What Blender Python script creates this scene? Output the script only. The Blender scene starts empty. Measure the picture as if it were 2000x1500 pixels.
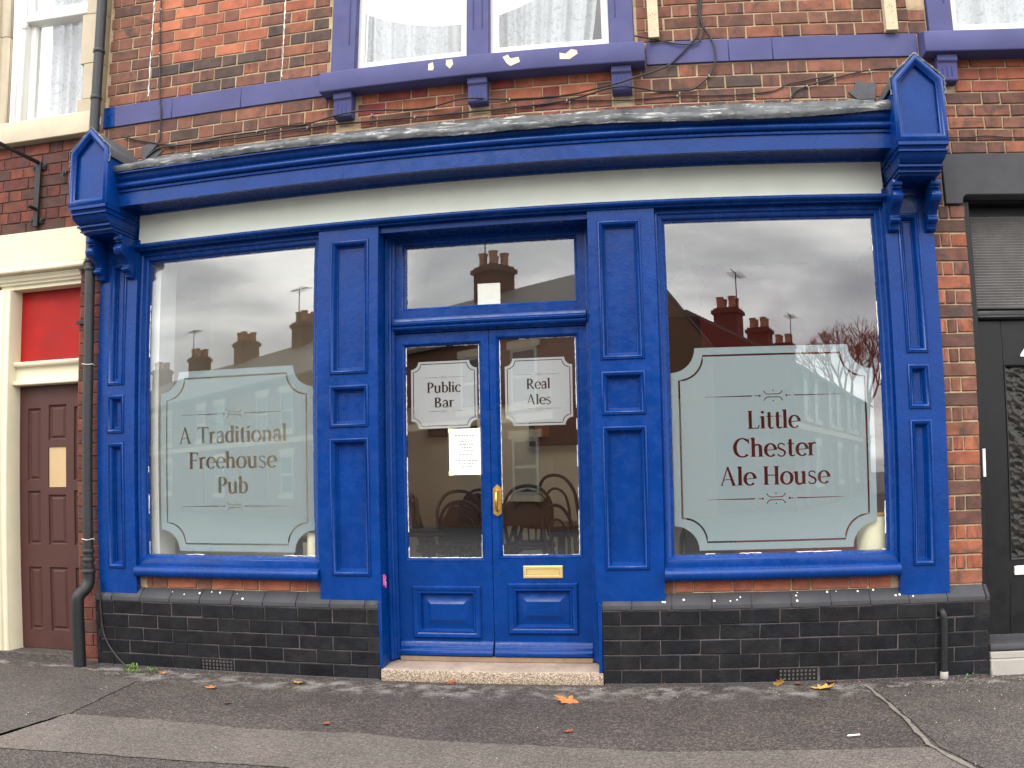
import bpy, bmesh, math, random
from mathutils import Vector, Matrix
from mathutils.geometry import delaunay_2d_cdt
random.seed(7)
R = math.radians
SC = bpy.context.scene
COL = SC.collection

# ------------------------------------------------------------------ camera
cam_d = bpy.data.cameras.new('camera'); cam = bpy.data.objects.new('camera', cam_d); COL.objects.link(cam); SC.camera = cam
yaw, pitch, roll = 0.128566, 0.037642, -0.021129
fw = Vector((-math.sin(yaw) * math.cos(pitch), math.cos(yaw) * math.cos(pitch), math.sin(pitch)))
rt = Vector((math.cos(yaw), math.sin(yaw), 0)); up = rt.cross(fw)
r2 = rt * math.cos(roll) + up * math.sin(roll); u2 = -rt * math.sin(roll) + up * math.cos(roll)
M = Matrix((r2, u2, -fw)).transposed().to_4x4(); M.translation = Vector((0.76665, -5.01286, 1.26465)); cam.matrix_world = M
# wide zoom lens with mild barrel distortion
cam_d.type = 'PANO'; cam_d.panorama_type = 'FISHEYE_LENS_POLYNOMIAL'
cam_d.sensor_width = 36; cam_d.sensor_fit = 'HORIZONTAL'; cam_d.fisheye_fov = math.pi
cam_d.fisheye_polynomial_k0 = 0; cam_d.fisheye_polynomial_k1 = -0.034631891; cam_d.fisheye_polynomial_k2 = 0.00010528858
cam_d.fisheye_polynomial_k3 = -7.385826e-06; cam_d.fisheye_polynomial_k4 = 3.67023e-07
cam_d.shift_x = -0.03923; cam_d.shift_y = 0.080716; cam_d.clip_start = 0.05; cam_d.clip_end = 2000; cam_d.lens = 29

# ------------------------------------------------------------------ world and sun (broken overcast)
SUN_EL, SUN_AZ = 43, 196      # azimuth clockwise from +Y: the sun stands behind the camera, a little to its left
world = bpy.data.worlds.new('World'); SC.world = world; world.use_nodes = True
wn, wl = world.node_tree.nodes, world.node_tree.links; wn.clear()
def WN(t, **k):
    n = wn.new(t)
    for a, v in k.items(): setattr(n, a, v)
    return n
wo = WN('ShaderNodeOutputWorld'); bg = WN('ShaderNodeBackground'); bg.inputs[1].default_value = 0.1
sky = WN('ShaderNodeTexSky', sky_type='NISHITA', sun_disc=False); sky.sun_elevation = R(SUN_EL); sky.sun_rotation = R(SUN_AZ)
tc = WN('ShaderNodeTexCoord'); sep = WN('ShaderNodeSeparateXYZ'); wl.new(tc.outputs['Generated'], sep.inputs[0])
def WM(op, a, b=None, c=None):
    n = WN('ShaderNodeMath', operation=op)
    for i, v in enumerate((a, b, c)):
        if v is None: continue
        if isinstance(v, (int, float)): n.inputs[i].default_value = v
        else: wl.new(v, n.inputs[i])
    return n.outputs[0]
zz = WM('ADD', WM('MAXIMUM', sep.outputs[2], 0.0), 0.22)
cx_ = WM('DIVIDE', sep.outputs[0], zz); cy_ = WM('DIVIDE', sep.outputs[1], zz)
cmb = WN('ShaderNodeCombineXYZ'); wl.new(cx_, cmb.inputs[0]); wl.new(cy_, cmb.inputs[1])
n1 = WN('ShaderNodeTexNoise'); n1.inputs['Scale'].default_value = 1.35; n1.inputs['Detail'].default_value = 7; n1.inputs['Roughness'].default_value = 0.52
n1.inputs['Distortion'].default_value = 0.5
wl.new(cmb.outputs[0], n1.inputs['Vector'])
cr = WN('ShaderNodeValToRGB'); wl.new(n1.outputs[0], cr.inputs[0])
cr.color_ramp.elements[0].position = 0.34; cr.color_ramp.elements[0].color = (9.5, 9.6, 10.2, 1)
cr.color_ramp.elements[1].position = 0.66; cr.color_ramp.elements[1].color = (30, 29.4, 28.2, 1)
e_ = cr.color_ramp.elements.new(0.47); e_.color = (15.0, 15.0, 15.2, 1)
mx = WN('ShaderNodeMix', data_type='RGBA'); mx.inputs[0].default_value = 0.93
zf = WM('ADD', WM('MULTIPLY', WM('MAXIMUM', sep.outputs[2], 0.0), 0.5), 0.82)
zc = WN('ShaderNodeCombineXYZ')
for i_ in range(3): wl.new(zf, zc.inputs[i_])
zm = WN('ShaderNodeMix', data_type='RGBA', blend_type='MULTIPLY'); zm.inputs[0].default_value = 1.0; wl.new(cr.outputs[0], zm.inputs[6]); wl.new(zc.outputs[0], zm.inputs[7])
wl.new(sky.outputs[0], mx.inputs[6]); wl.new(zm.outputs[2], mx.inputs[7]); wl.new(mx.outputs[2], bg.inputs[0]); wl.new(bg.outputs[0], wo.inputs[0])
sun_d = bpy.data.lights.new('sun', 'SUN'); sun_d.energy = 1.1; sun_d.angle = R(25); sun_d.color = (1.0, 0.96, 0.9)
sun = bpy.data.objects.new('sun', sun_d); COL.objects.link(sun)
az, el = R(SUN_AZ), R(SUN_EL)
sun.rotation_euler = Vector((-math.sin(az) * math.cos(el), -math.cos(az) * math.cos(el), -math.sin(el))).to_track_quat('-Z', 'Y').to_euler()
vs = SC.view_settings; vs.view_transform = 'Standard'; vs.look = 'None'; vs.exposure = 0.95; vs.gamma = 1.0; vs.use_curve_mapping = False
SC.cycles.use_denoising = True; SC.cycles.transparent_max_bounces = 24; SC.cycles.max_bounces = 8
SC.cycles.sample_clamp_indirect = 6

# ------------------------------------------------------------------ materials
def srgb(r, g, b):
    f = lambda c: (c / 255 / 12.92) if c / 255 <= 0.04045 else ((c / 255 + 0.055) / 1.055) ** 2.4
    return (f(r), f(g), f(b), 1)
class NT:
    def __init__(s, name):
        s.m = bpy.data.materials.new(name); s.m.use_nodes = True; s.t = s.m.node_tree; s.t.nodes.clear()
        s.out = s.n('ShaderNodeOutputMaterial')
    def n(s, ty, **k):
        nd = s.t.nodes.new(ty)
        for a, v in k.items():
            if a.startswith('i_'):
                nd.inputs[int(a[2:]) if a[2:].isdigit() else a[2:].replace('_', ' ')].default_value = v
            else: setattr(nd, a, v)
        return nd
    def l(s, a, b): s.t.links.new(a, b)
    def math(s, op, a, b=None):
        nd = s.n('ShaderNodeMath', operation=op)
        for i, v in enumerate((a, b)):
            if v is None: continue
            if isinstance(v, (int, float)): nd.inputs[i].default_value = v
            else: s.l(v, nd.inputs[i])
        return nd.outputs[0]
    def noise(s, vec, scale, detail=4, rough=0.55, dist=0):
        nd = s.n('ShaderNodeTexNoise'); nd.inputs['Scale'].default_value = scale; nd.inputs['Detail'].default_value = detail
        nd.inputs['Roughness'].default_value = rough; nd.inputs['Distortion'].default_value = dist
        if vec is not None: s.l(vec, nd.inputs['Vector'])
        return nd.outputs[0]
    def ramp(s, fac, stops):
        nd = s.n('ShaderNodeValToRGB'); s.l(fac, nd.inputs[0]); el = nd.color_ramp.elements
        el[0].position, el[0].color = stops[0]; el[1].position, el[1].color = stops[-1]
        for p, c in stops[1:-1]:
            x = el.new(p); x.color = c
        return nd.outputs[0]
    def mix(s, fac, a, b, mode='MIX'):
        nd = s.n('ShaderNodeMix', data_type='RGBA', blend_type=mode)
        for i, v in ((0, fac), (6, a), (7, b)):
            if isinstance(v, (int, float, tuple)): nd.inputs[i].default_value = v
            else: s.l(v, nd.inputs[i])
        return nd.outputs[2]
    def bsdf(s, col, rough=0.6, spec=0.5, metal=0, bump=None, bstr=0.3, bdist=0.002):
        p = s.n('ShaderNodeBsdfPrincipled')
        for nm, v in (('Base Color', col), ('Roughness', rough), ('Specular IOR Level', spec), ('Metallic', metal)):
            if isinstance(v, (int, float, tuple)): p.inputs[nm].default_value = v
            else: s.l(v, p.inputs[nm])
        if bump is not None:
            b = s.n('ShaderNodeBump'); b.inputs['Strength'].default_value = bstr; b.inputs['Distance'].default_value = bdist
            s.l(bump, b.inputs['Height']); s.l(b.outputs[0], p.inputs['Normal'])
        s.l(p.outputs[0], s.out.inputs[0]); return p
    def geo(s): return s.n('ShaderNodeNewGeometry').outputs['Position']
BW = lambda v: (v, v, v, 1)
def mul(c, k): return (c[0] * k, c[1] * k, c[2] * k, 1)
def paint(name, c, rough=0.4, var=0.12, bstr=0.35, scale=60, chips=None, spec=0.3, scuff=None):
    t = NT(name); g = t.geo()
    a = t.noise(g, 3.5, 5); col = t.ramp(a, [(0.3, mul(c, 1 - var)), (0.7, mul(c, 1 + var))])
    fine = t.noise(g, scale, 4, 0.6); coarse = t.noise(g, 9, 3)
    h = t.math('ADD', t.math('MULTIPLY', fine, 0.6), t.math('MULTIPLY', coarse, 1.2))
    rr = t.ramp(t.noise(g, 14, 3), [(0.35, BW(max(0.05, rough - 0.08))), (0.7, BW(rough + 0.12))])
    if scuff:
        mp = t.n('ShaderNodeMapping'); mp.inputs['Scale'].default_value = (0.5, 1, 1.6); t.l(g, mp.inputs[0])
        sm = t.ramp(t.noise(mp.outputs[0], 17, 8, 0.72, 0.8), [(0.60, BW(0)), (0.74, BW(0.5))]); col = t.mix(sm, col, scuff)
    if chips:
        cm = t.ramp(t.noise(g, 38, 6, 0.7), [(chips[1], BW(0)), (chips[1] + 0.02, BW(1))]); col = t.mix(cm, col, chips[0])
    t.bsdf(col, rr, spec, 0, h, bstr, 0.003); return t.m
def plain(name, c, rough=0.7, var=0.15, scale=20, bstr=0.25, metal=0, spec=0.4, bdist=0.002):
    t = NT(name); g = t.geo()
    col = t.ramp(t.noise(g, scale, 6), [(0.28, mul(c, 1 - var)), (0.72, mul(c, 1 + var))])
    t.bsdf(col, rough, spec, metal, t.noise(g, scale * 6, 4), bstr, bdist); return t.m
MT = {}
MT['blue'] = paint('royal_blue_gloss_paint', (0.0003, 0.0285, 0.158, 1), 0.26, 0.14, 0.6, 55, None, 0.22, (0.004, 0.052, 0.225, 1))
MT['purple'] = paint('violet_blue_masonry_paint', (0.062, 0.063, 0.160, 1), 0.6, 0.14, 0.4, 40, None, 0.2, (0.10, 0.095, 0.20, 1))
MT['cream_fascia'] = paint('pale_green_cream_paint', (0.715, 0.745, 0.635, 1), 0.55, 0.06, 0.35, 45)
MT['white'] = paint('white_paint', (0.62, 0.61, 0.57, 1), 0.5, 0.05, 0.3, 50, (srgb(150, 135, 110), 0.70))
MT['cream'] = paint('cream_paint', (0.60, 0.545, 0.39, 1), 0.55, 0.06, 0.3, 30)
MT['stone'] = plain('buff_stone', srgb(172, 160, 138), 0.8, 0.10, 6, 0.3)
MT['red'] = paint('red_painted_board', (0.27, 0.0085, 0.006, 1), 0.55, 0.2, 0.3, 20, None, 0.2, (0.36, 0.03, 0.02, 1))
MT['brown_door'] = paint('brown_paint', srgb(70, 44, 40), 0.5, 0.08, 0.3, 40, None, 0.22)
MT['black_paint'] = paint('black_paint', (0.006, 0.006, 0.007, 1), 0.4, 0.2, 0.25, 40)
MT['charcoal'] = plain('charcoal_painted_stone', srgb(52, 52, 56), 0.7, 0.16, 10, 0.5)
MT['iron'] = plain('black_iron', srgb(30, 30, 31), 0.5, 0.25, 25, 0.4, 0.2)
MT['pipe'] = plain('grey_black_plastic_pipe', srgb(36, 37, 39), 0.5, 0.18, 12, 0.2)
MT['cable'] = plain('black_cable_sheath', srgb(36, 34, 34), 0.6, 0.2, 30, 0.1)
MT['brass'] = plain('worn_brass', srgb(205, 165, 85), 0.35, 0.18, 40, 0.2, 0.9)
MT['brass_pale'] = plain('pale_anodised_brass', srgb(214, 186, 122), 0.4, 0.06, 40, 0.1, 0.55)
MT['timber'] = plain('raw_pine_batten', srgb(186, 168, 138), 0.75, 0.12, 30, 0.3)
MT['putty'] = plain('white_putty', srgb(225, 220, 215), 0.7, 0.1, 60, 0.5)
MT['paper'] = plain('white_paper', srgb(232, 230, 222), 0.8, 0.02, 40, 0.05)
MT['ink'] = plain('grey_print', srgb(120, 118, 115), 0.8, 0.05, 40, 0.0)
MT['slate'] = plain('dark_slate_felt', srgb(70, 70, 74), 0.75, 0.18, 14, 0.5)
MT['dark_hole'] = plain('dark_void', (0.004, 0.004, 0.004, 1), 0.9, 0.1, 10, 0)
MT['pink'] = plain('pink_tape', srgb(235, 105, 160), 0.6, 0.1, 40, 0.1)
MT['flake'] = plain('bare_stone_under_paint', srgb(205, 190, 165), 0.85, 0.08, 30, 0.3)
MT['render_white'] = plain('white_paint_run', srgb(225, 222, 214), 0.8, 0.1, 60, 0.4)
MT['tape'] = plain('yellowed_tape', srgb(222, 212, 180), 0.4, 0.04, 30, 0.1)

def mat_brick(name, blotch, rough=0.85, noise_amp=0.22, bstr=0.55):
    """brick: the object's own colour, with blotches and sandy relief that differ brick to brick"""
    t = NT(name); oi = t.n('ShaderNodeObjectInfo'); tc = t.n('ShaderNodeTexCoord')
    off = t.n('ShaderNodeCombineXYZ'); k = t.math('MULTIPLY', oi.outputs['Random'], 57.0); t.l(k, off.inputs[0]); t.l(k, off.inputs[2])
    va = t.n('ShaderNodeVectorMath', operation='ADD'); t.l(tc.outputs['Object'], va.inputs[0]); t.l(off.outputs[0], va.inputs[1]); v = va.outputs[0]
    c = oi.outputs['Color']
    lo = t.ramp(t.noise(v, 9, 4), [(0.3, BW(1 - noise_amp)), (0.7, BW(1 + noise_amp))]); c1 = t.mix(1.0, c, lo, 'MULTIPLY')
    bm = t.ramp(t.noise(v, 7, 5, 0.6, 0.6), [(0.50, BW(0)), (0.68, BW(blotch))]); c2 = t.mix(bm, c1, (0.055, 0.04, 0.036, 1))
    sp = t.ramp(t.noise(v, 160, 3, 0.7), [(0.62, BW(0)), (0.75, BW(0.35))]); c3 = t.mix(sp, c2, (0.48, 0.40, 0.32, 1))
    hgt = t.math('ADD', t.noise(v, 130, 5, 0.65), t.math('MULTIPLY', t.noise(v, 22, 3), 1.5))
    t.bsdf(c3, rough, 0.25, 0, hgt, bstr, 0.004); return t.m
MT['brick'] = mat_brick('red_facing_brick', 0.85, 0.85, 0.34, 0.7)
MT['brick_clean'] = mat_brick('orange_repair_brick', 0.3, 0.85, 0.24, 0.6)
def mat_black_brick():
    t = NT('black_painted_brick'); oi = t.n('ShaderNodeObjectInfo'); g = t.geo()
    col = t.mix(1.0, oi.outputs['Color'], t.ramp(t.noise(g, 11, 6, 0.62), [(0.3, BW(0.65)), (0.72, BW(1.5))]), 'MULTIPLY')
    dust = t.ramp(t.noise(g, 3.0, 5, 0.6), [(0.5, BW(0)), (0.85, BW(0.10))]); col = t.mix(dust, col, (0.085, 0.072, 0.066, 1))
    spk = t.ramp(t.noise(g, 210, 2, 0.5), [(0.72, BW(0)), (0.76, BW(0.5))]); col = t.mix(spk, col, (0.30, 0.28, 0.26, 1))
    h = t.math('ADD', t.noise(g, 120, 5, 0.65), t.math('MULTIPLY', t.noise(g, 18, 3), 1.6))
    t.bsdf(col, t.ramp(t.noise(g, 15, 3), [(0.3, BW(0.40)), (0.7, BW(0.62))]), 0.13, 0, h, 0.5, 0.004); return t.m
MT['black_brick'] = mat_black_brick()
def mat_mortar(name, c):
    t = NT(name); g = t.geo()
    col = t.ramp(t.noise(g, 12, 6, 0.65), [(0.28, mul(c, 0.6)), (0.5, c), (0.74, mul(c, 1.25))])
    t.bsdf(col, 0.95, 0.1, 0, t.noise(g, 150, 5, 0.7), 0.9, 0.006); return t.m
MT['mortar'] = mat_mortar('sandy_lime_mortar', srgb(168, 148, 120))
MT['mortar_dark'] = mat_mortar('sooty_mortar', srgb(112, 86, 74))
MT['mortar_black'] = mat_mortar('painted_mortar', srgb(86, 80, 79))
def mat_lead():
    t = NT('weathered_lead'); g = t.geo()
    mp = t.n('ShaderNodeMapping'); mp.inputs['Scale'].default_value = (0.35, 1.2, 2.6); t.l(g, mp.inputs[0])
    base = t.ramp(t.noise(g, 10, 5), [(0.3, srgb(52, 54, 57)), (0.7, srgb(94, 96, 98))])
    fl = t.ramp(t.noise(mp.outputs[0], 14, 6, 0.7, 0.4), [(0.545, BW(0)), (0.64, BW(0.85))]); col = t.mix(fl, base, srgb(182, 182, 178))
    gr = t.ramp(t.noise(g, 8, 4), [(0.58, BW(0)), (0.75, BW(0.5))]); col = t.mix(gr, col, srgb(70, 72, 52))
    t.bsdf(col, 0.62, 0.4, 0.1, t.noise(g, 40, 5), 0.7, 0.006); return t.m
MT['lead'] = mat_lead()
def mat_glass(name, r0):
    t = NT(name); lw = t.n('ShaderNodeLayerWeight'); lw.inputs[0].default_value = 0.5
    f5 = t.math('POWER', lw.outputs['Facing'], 5.0); fr = t.math('ADD', t.math('MULTIPLY', f5, 1 - r0), r0)
    tr = t.n('ShaderNodeBsdfTransparent'); tr.inputs[0].default_value = (0.95, 0.965, 0.96, 1)
    gl = t.n('ShaderNodeBsdfGlossy'); gl.inputs['Roughness'].default_value = 0.0; gl.inputs[0].default_value = (1, 1, 1, 1)
    bp = t.n('ShaderNodeBump'); bp.inputs['Strength'].default_value = 0.02; bp.inputs['Distance'].default_value = 0.002
    t.l(t.noise(t.geo(), 2.2, 1), bp.inputs['Height']); t.l(bp.outputs[0], gl.inputs['Normal'])
    ms = t.n('ShaderNodeMixShader'); t.l(fr, ms.inputs[0]); t.l(tr.outputs[0], ms.inputs[1]); t.l(gl.outputs[0], ms.inputs[2]); t.l(ms.outputs[0], t.out.inputs[0])
    return t.m
MT['glass'] = mat_glass('window_glass', 0.088)
MT['glass_up'] = mat_glass('plain_sash_glass', 0.04)
def mat_film(name='frosted_vinyl_film', tint=(1, 1, 1, 1)):
    t = NT(name); g = t.geo()
    c = t.ramp(t.noise(g, 120, 3), [(0.3, (0.355, 0.422, 0.445, 1)), (0.7, (0.39, 0.462, 0.485, 1))])
    c = t.mix(1.0, c, tint, 'MULTIPLY')
    d = t.n('ShaderNodeBsdfDiffuse'); t.l(c, d.inputs[0]); tr = t.n('ShaderNodeBsdfTranslucent'); t.l(c, tr.inputs[0])
    ms = t.n('ShaderNodeMixShader'); ms.inputs[0].default_value = 0.35; t.l(d.outputs[0], ms.inputs[1]); t.l(tr.outputs[0], ms.inputs[2]); t.l(ms.outputs[0], t.out.inputs[0])
    return t.m
MT['film'] = mat_film(); MT['film_door'] = mat_film('white_vinyl_film', (1.6, 1.36, 1.33, 1))
def mat_curtain():
    t = NT('white_lace_curtain'); g = t.geo()
    fl = t.ramp(t.noise(g, 26, 3, 0.6, 1.5), [(0.52, (0.56, 0.56, 0.58, 1)), (0.63, (0.42, 0.42, 0.45, 1))])
    d = t.n('ShaderNodeBsdfDiffuse'); t.l(fl, d.inputs[0]); tr = t.n('ShaderNodeBsdfTranslucent'); t.l(fl, tr.inputs[0])
    ms = t.n('ShaderNodeMixShader'); ms.inputs[0].default_value = 0.25; t.l(d.outputs[0], ms.inputs[1]); t.l(tr.outputs[0], ms.inputs[2]); t.l(ms.outputs[0], t.out.inputs[0])
    return t.m
MT['curtain'] = mat_curtain()
def mat_asphalt(name, c0, c1, spk, stains=True):
    t = NT(name); g = t.geo()
    col = t.ramp(t.noise(g, 2.2, 6, 0.6), [(0.3, c0), (0.7, c1)])
    vo = t.n('ShaderNodeTexVoronoi'); vo.inputs['Scale'].default_value = 105; t.l(g, vo.inputs['Vector'])
    ag = t.n('ShaderNodeSeparateColor'); t.l(vo.outputs['Color'], ag.inputs[0])
    col = t.mix(1.0, col, t.ramp(ag.outputs[0], [(0.0, BW(0.68)), (0.55, BW(1.0)), (1.0, BW(1 + (spk - 1) * 0.75))]), 'MULTIPLY')
    if stains:
        sp = t.n('ShaderNodeSeparateXYZ'); t.l(g, sp.inputs[0])
        near = t.ramp(t.math('MULTIPLY', sp.outputs[1], -1.0), [(0.10, BW(0)), (0.16, BW(1)), (0.33, BW(0.9)), (0.46, BW(0))])
        st = t.math('MULTIPLY', near, t.ramp(t.noise(g, 7, 6, 0.65), [(0.46, BW(0)), (0.62, BW(1))])); col = t.mix(t.math('MULTIPLY', st, 0.5), col, (0.32, 0.295, 0.28, 1))
        dm = t.ramp(t.noise(g, 1.1, 4, 0.6), [(0.55, BW(0)), (0.72, BW(0.5))]); col = t.mix(dm, col, (0.045, 0.038, 0.035, 1))
    h = t.math('ADD', vo.outputs['Distance'], t.math('MULTIPLY', t.noise(g, 40, 4), 0.8))
    t.bsdf(col, t.ramp(t.noise(g, 30, 3), [(0.3, BW(0.55)), (0.7, BW(0.85))]), 0.4, 0, h, 0.85, 0.005); return t.m
MT['asphalt'] = mat_asphalt('dark_brown_tarmac', (0.031, 0.0245, 0.0215, 1), (0.054, 0.0435, 0.0385, 1), 2.8)
MT['asphalt_light'] = mat_asphalt('worn_pale_tarmac', (0.078, 0.065, 0.056, 1), (0.108, 0.091, 0.079, 1), 1.6, False)
MT['asphalt_mid'] = mat_asphalt('patched_tarmac', (0.040, 0.0325, 0.029, 1), (0.066, 0.055, 0.049, 1), 2.2, False)
MT['road'] = mat_asphalt('road_asphalt', (0.040, 0.040, 0.041, 1), (0.065, 0.065, 0.067, 1), 1.6, False)
MT['joint'] = plain('gritty_joint', srgb(104, 97, 90), 0.95, 0.25, 30, 0.6)
MT['kerb'] = plain('concrete_kerb', srgb(150, 145, 138), 0.9, 0.1, 12, 0.4)
def mat_step():
    t = NT('granite_aggregate_step'); g = t.geo(); vo = t.n('ShaderNodeTexVoronoi'); vo.inputs['Scale'].default_value = 190; t.l(g, vo.inputs['Vector'])
    s = t.n('ShaderNodeSeparateColor'); t.l(vo.outputs['Color'], s.inputs[0])
    ag = t.ramp(s.outputs[0], [(0, srgb(84, 72, 60)), (0.5, srgb(136, 120, 102)), (1, srgb(176, 162, 144))])
    gn = t.n('ShaderNodeNewGeometry'); sn = t.n('ShaderNodeSeparateXYZ'); t.l(gn.outputs['Normal'], sn.inputs[0])
    worn = t.ramp(t.noise(g, 6, 5), [(0.3, srgb(128, 113, 102)), (0.7, srgb(164, 148, 136))])
    topm = t.ramp(sn.outputs[2], [(0.5, BW(0)), (0.8, BW(0.8))]); col = t.mix(topm, ag, worn)
    t.bsdf(col, 0.85, 0.3, 0, vo.outputs['Distance'], 0.5, 0.003); return t.m
MT['step'] = mat_step()

# ------------------------------------------------------------------ mesh helpers
class MB:
    def __init__(s): s.v = []; s.f = []
    def add(s, vs, fs):
        b = len(s.v); s.v += [tuple(p) for p in vs]; s.f += [tuple(i + b for i in f) for f in fs]; return s
    def box(s, x0, x1, y0, y1, z0, z1):
        return s.add([(x0, y0, z0), (x1, y0, z0), (x1, y1, z0), (x0, y1, z0), (x0, y0, z1), (x1, y0, z1), (x1, y1, z1), (x0, y1, z1)],
                     [(0, 3, 2, 1), (4, 5, 6, 7), (0, 1, 5, 4), (1, 2, 6, 5), (2, 3, 7, 6), (3, 0, 4, 7)])
    def prism_x(s, prof, x0, x1):              # closed profile of (y, z)
        n = len(prof); vs = [(x0, y, z) for y, z in prof] + [(x1, y, z) for y, z in prof]
        return s.add(vs, [tuple(range(n)), tuple(range(2 * n - 1, n - 1, -1))] + [(i, (i + 1) % n, n + (i + 1) % n, n + i) for i in range(n)])
    def prism_z(s, prof, z0, z1):              # closed profile of (x, y)
        n = len(prof); vs = [(x, y, z0) for x, y in prof] + [(x, y, z1) for x, y in prof]
        return s.add(vs, [tuple(range(n)), tuple(range(2 * n - 1, n - 1, -1))] + [(i, (i + 1) % n, n + (i + 1) % n, n + i) for i in range(n)])
    def prism_y(s, prof, y0, y1):              # closed profile of (x, z)
        n = len(prof); vs = [(x, y0, z) for x, z in prof] + [(x, y1, z) for x, z in prof]
        return s.add(vs, [tuple(range(n)), tuple(range(2 * n - 1, n - 1, -1))] + [(i, (i + 1) % n, n + (i + 1) % n, n + i) for i in range(n)])
    def ring(s, outline, prof):                # mitred moulding round a convex outline (x, z) counter-clockwise; prof of (inset, y), open strip
        n = len(outline); rows = []
        for ins, y in prof:
            pts = []
            for i in range(n):
                a, b, c = Vector(outline[i - 1]), Vector(outline[i]), Vector(outline[(i + 1) % n])
                d1 = (b - a).normalized(); d2 = (c - b).normalized(); n1 = Vector((-d1.y, d1.x)); n2 = Vector((-d2.y, d2.x))
                k = n1 + n2; k = k / max(0.2, k.length_squared) * 2
                p = b + k * ins; pts.append((p.x, y, p.y))
            rows.append(pts)
        vs = [p for r in rows for p in r]; m = len(rows)
        return s.add(vs, [(j * n + i, j * n + (i + 1) % n, (j + 1) * n + (i + 1) % n, (j + 1) * n + i) for j in range(m - 1) for i in range(n)])
    def plate(s, outline, y):                  # flat cap facing -y
        return s.add([(x, y, z) for x, z in outline], [tuple(range(len(outline)))])
    def loft(s, rings):
        n = len(rings[0]); vs = [p for r in rings for p in r]
        fs = [(j * n + i, j * n + (i + 1) % n, (j + 1) * n + (i + 1) % n, (j + 1) * n + i) for j in range(len(rings) - 1) for i in range(n)]
        return s.add(vs, fs + [tuple(range(n - 1, -1, -1)), tuple((len(rings) - 1) * n + i for i in range(n))])
    def tube(s, path, r, seg=8):
        P = [Vector(p) for p in path]; rs = r if isinstance(r, (list, tuple)) else [r] * len(P); rings = []; u = None
        for i, p in enumerate(P):
            d = (P[min(i + 1, len(P) - 1)] - P[max(i - 1, 0)]).normalized()
            if u is None: u = d.orthogonal().normalized()
            u = (u - d * u.dot(d)); u = u.normalized() if u.length > 1e-6 else d.orthogonal().normalized()
            w = d.cross(u); rings.append([p + (u * math.cos(2 * math.pi * k / seg) + w * math.sin(2 * math.pi * k / seg)) * rs[i] for k in range(seg)])
        return s.loft(rings)
    def disc(s, c, r, h, seg=20):              # upright round block
        return s.loft([[(c[0] + r * math.cos(2 * math.pi * k / seg), c[1] + r * math.sin(2 * math.pi * k / seg), z) for k in range(seg)] for z in (c[2], c[2] + h)])
    def mesh(s, name, bevel=0, smooth=40, seg=1):
        me = bpy.data.meshes.new(name); me.from_pydata(s.v, [], s.f)
        bm = bmesh.new(); bm.from_mesh(me); bmesh.ops.recalc_face_normals(bm, faces=bm.faces)
        if bevel:
            eds = [e for e in bm.edges if len(e.link_faces) == 2 and e.calc_face_angle(0) > R(35)]
            bmesh.ops.bevel(bm, geom=eds, offset=bevel, segments=seg, affect='EDGES', clamp_overlap=True, profile=0.5)
        bm.to_mesh(me); bm.free()
        if smooth:
            me.polygons.foreach_set('use_smooth', [True] * len(me.polygons)); me.set_sharp_from_angle(angle=R(smooth))
        return me
    def obj(s, name, mat, parent=None, bevel=0, smooth=40, seg=1):
        return mk(name, s.mesh(name, bevel, smooth, seg), mat, parent)
def mk(name, me, mat, parent=None):
    if mat is not None and not me.materials: me.materials.append(MT[mat] if isinstance(mat, str) else mat)
    o = bpy.data.objects.new(name, me); COL.objects.link(o); o.parent = parent; return o
def tag(o, label=None, cat=None, group=None, kind=None):
    for k, v in (('label', label), ('category', cat), ('group', group), ('kind', kind)):
        if v: o[k] = v
    return o
def empty(name, loc=(0, 0, 0), label=None, cat=None, group=None, parent=None):
    o = bpy.data.objects.new(name, None); COL.objects.link(o); o.location = loc; o.empty_display_size = 0.1; o.parent = parent
    return tag(o, label, cat, group)
def copy_tree(o, parent=None):
    c = o.copy(); COL.objects.link(c); c.parent = parent
    for ch in list(o.children): copy_tree(ch, c)
    return c
def arcpts(cx, cy, r, a0, a1, n): return [(cx + r * math.cos(R(a0 + (a1 - a0) * i / n)), cy + r * math.sin(R(a0 + (a1 - a0) * i / n))) for i in range(n + 1)]
def rect(x0, x1, z0, z1): return [(x0, z0), (x1, z0), (x1, z1), (x0, z1)]

# ------------------------------------------------------------------ ground
def sheet(name, pts, z, mat, kind='structure', jit=0):
    P = []
    for i, (x, y) in enumerate(pts):
        a = pts[(i + 1) % len(pts)]; n = max(1, int(math.hypot(a[0] - x, a[1] - y) / 0.06)) if jit else 1
        for k in range(n):
            t = k / n; P.append((x + (a[0] - x) * t + random.uniform(-jit, jit), y + (a[1] - y) * t + random.uniform(-jit, jit)))
    m = MB(); m.add([(x, y, z) for x, y in P], [tuple(range(len(P)))]); o = m.obj(name, mat, None, 0, 0); return tag(o, kind=kind)
tag(MB().box(-400, 400, -400, -3.1, -0.4, -0.11).obj('road', 'road', None, 0, 0), kind='structure')
tag(MB().box(-60, 60, -3.0, 0.6, -0.3, 0.0).obj('pavement', 'asphalt', None, 0, 0), kind='structure')
kerb = empty('kerb'); kerb['kind'] = 'structure'
ks = MB().box(-0.452, 0.452, -3.12, -3.0, -0.3, 0.002).mesh('kerb_stone', 0.012); ks.materials.append(MT['kerb'])
for i in range(-8, 9):
    o = bpy.data.objects.new('kerb_stone', ks); COL.objects.link(o); o.location = (i * 0.915, 0, 0); o.parent = kerb
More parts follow.
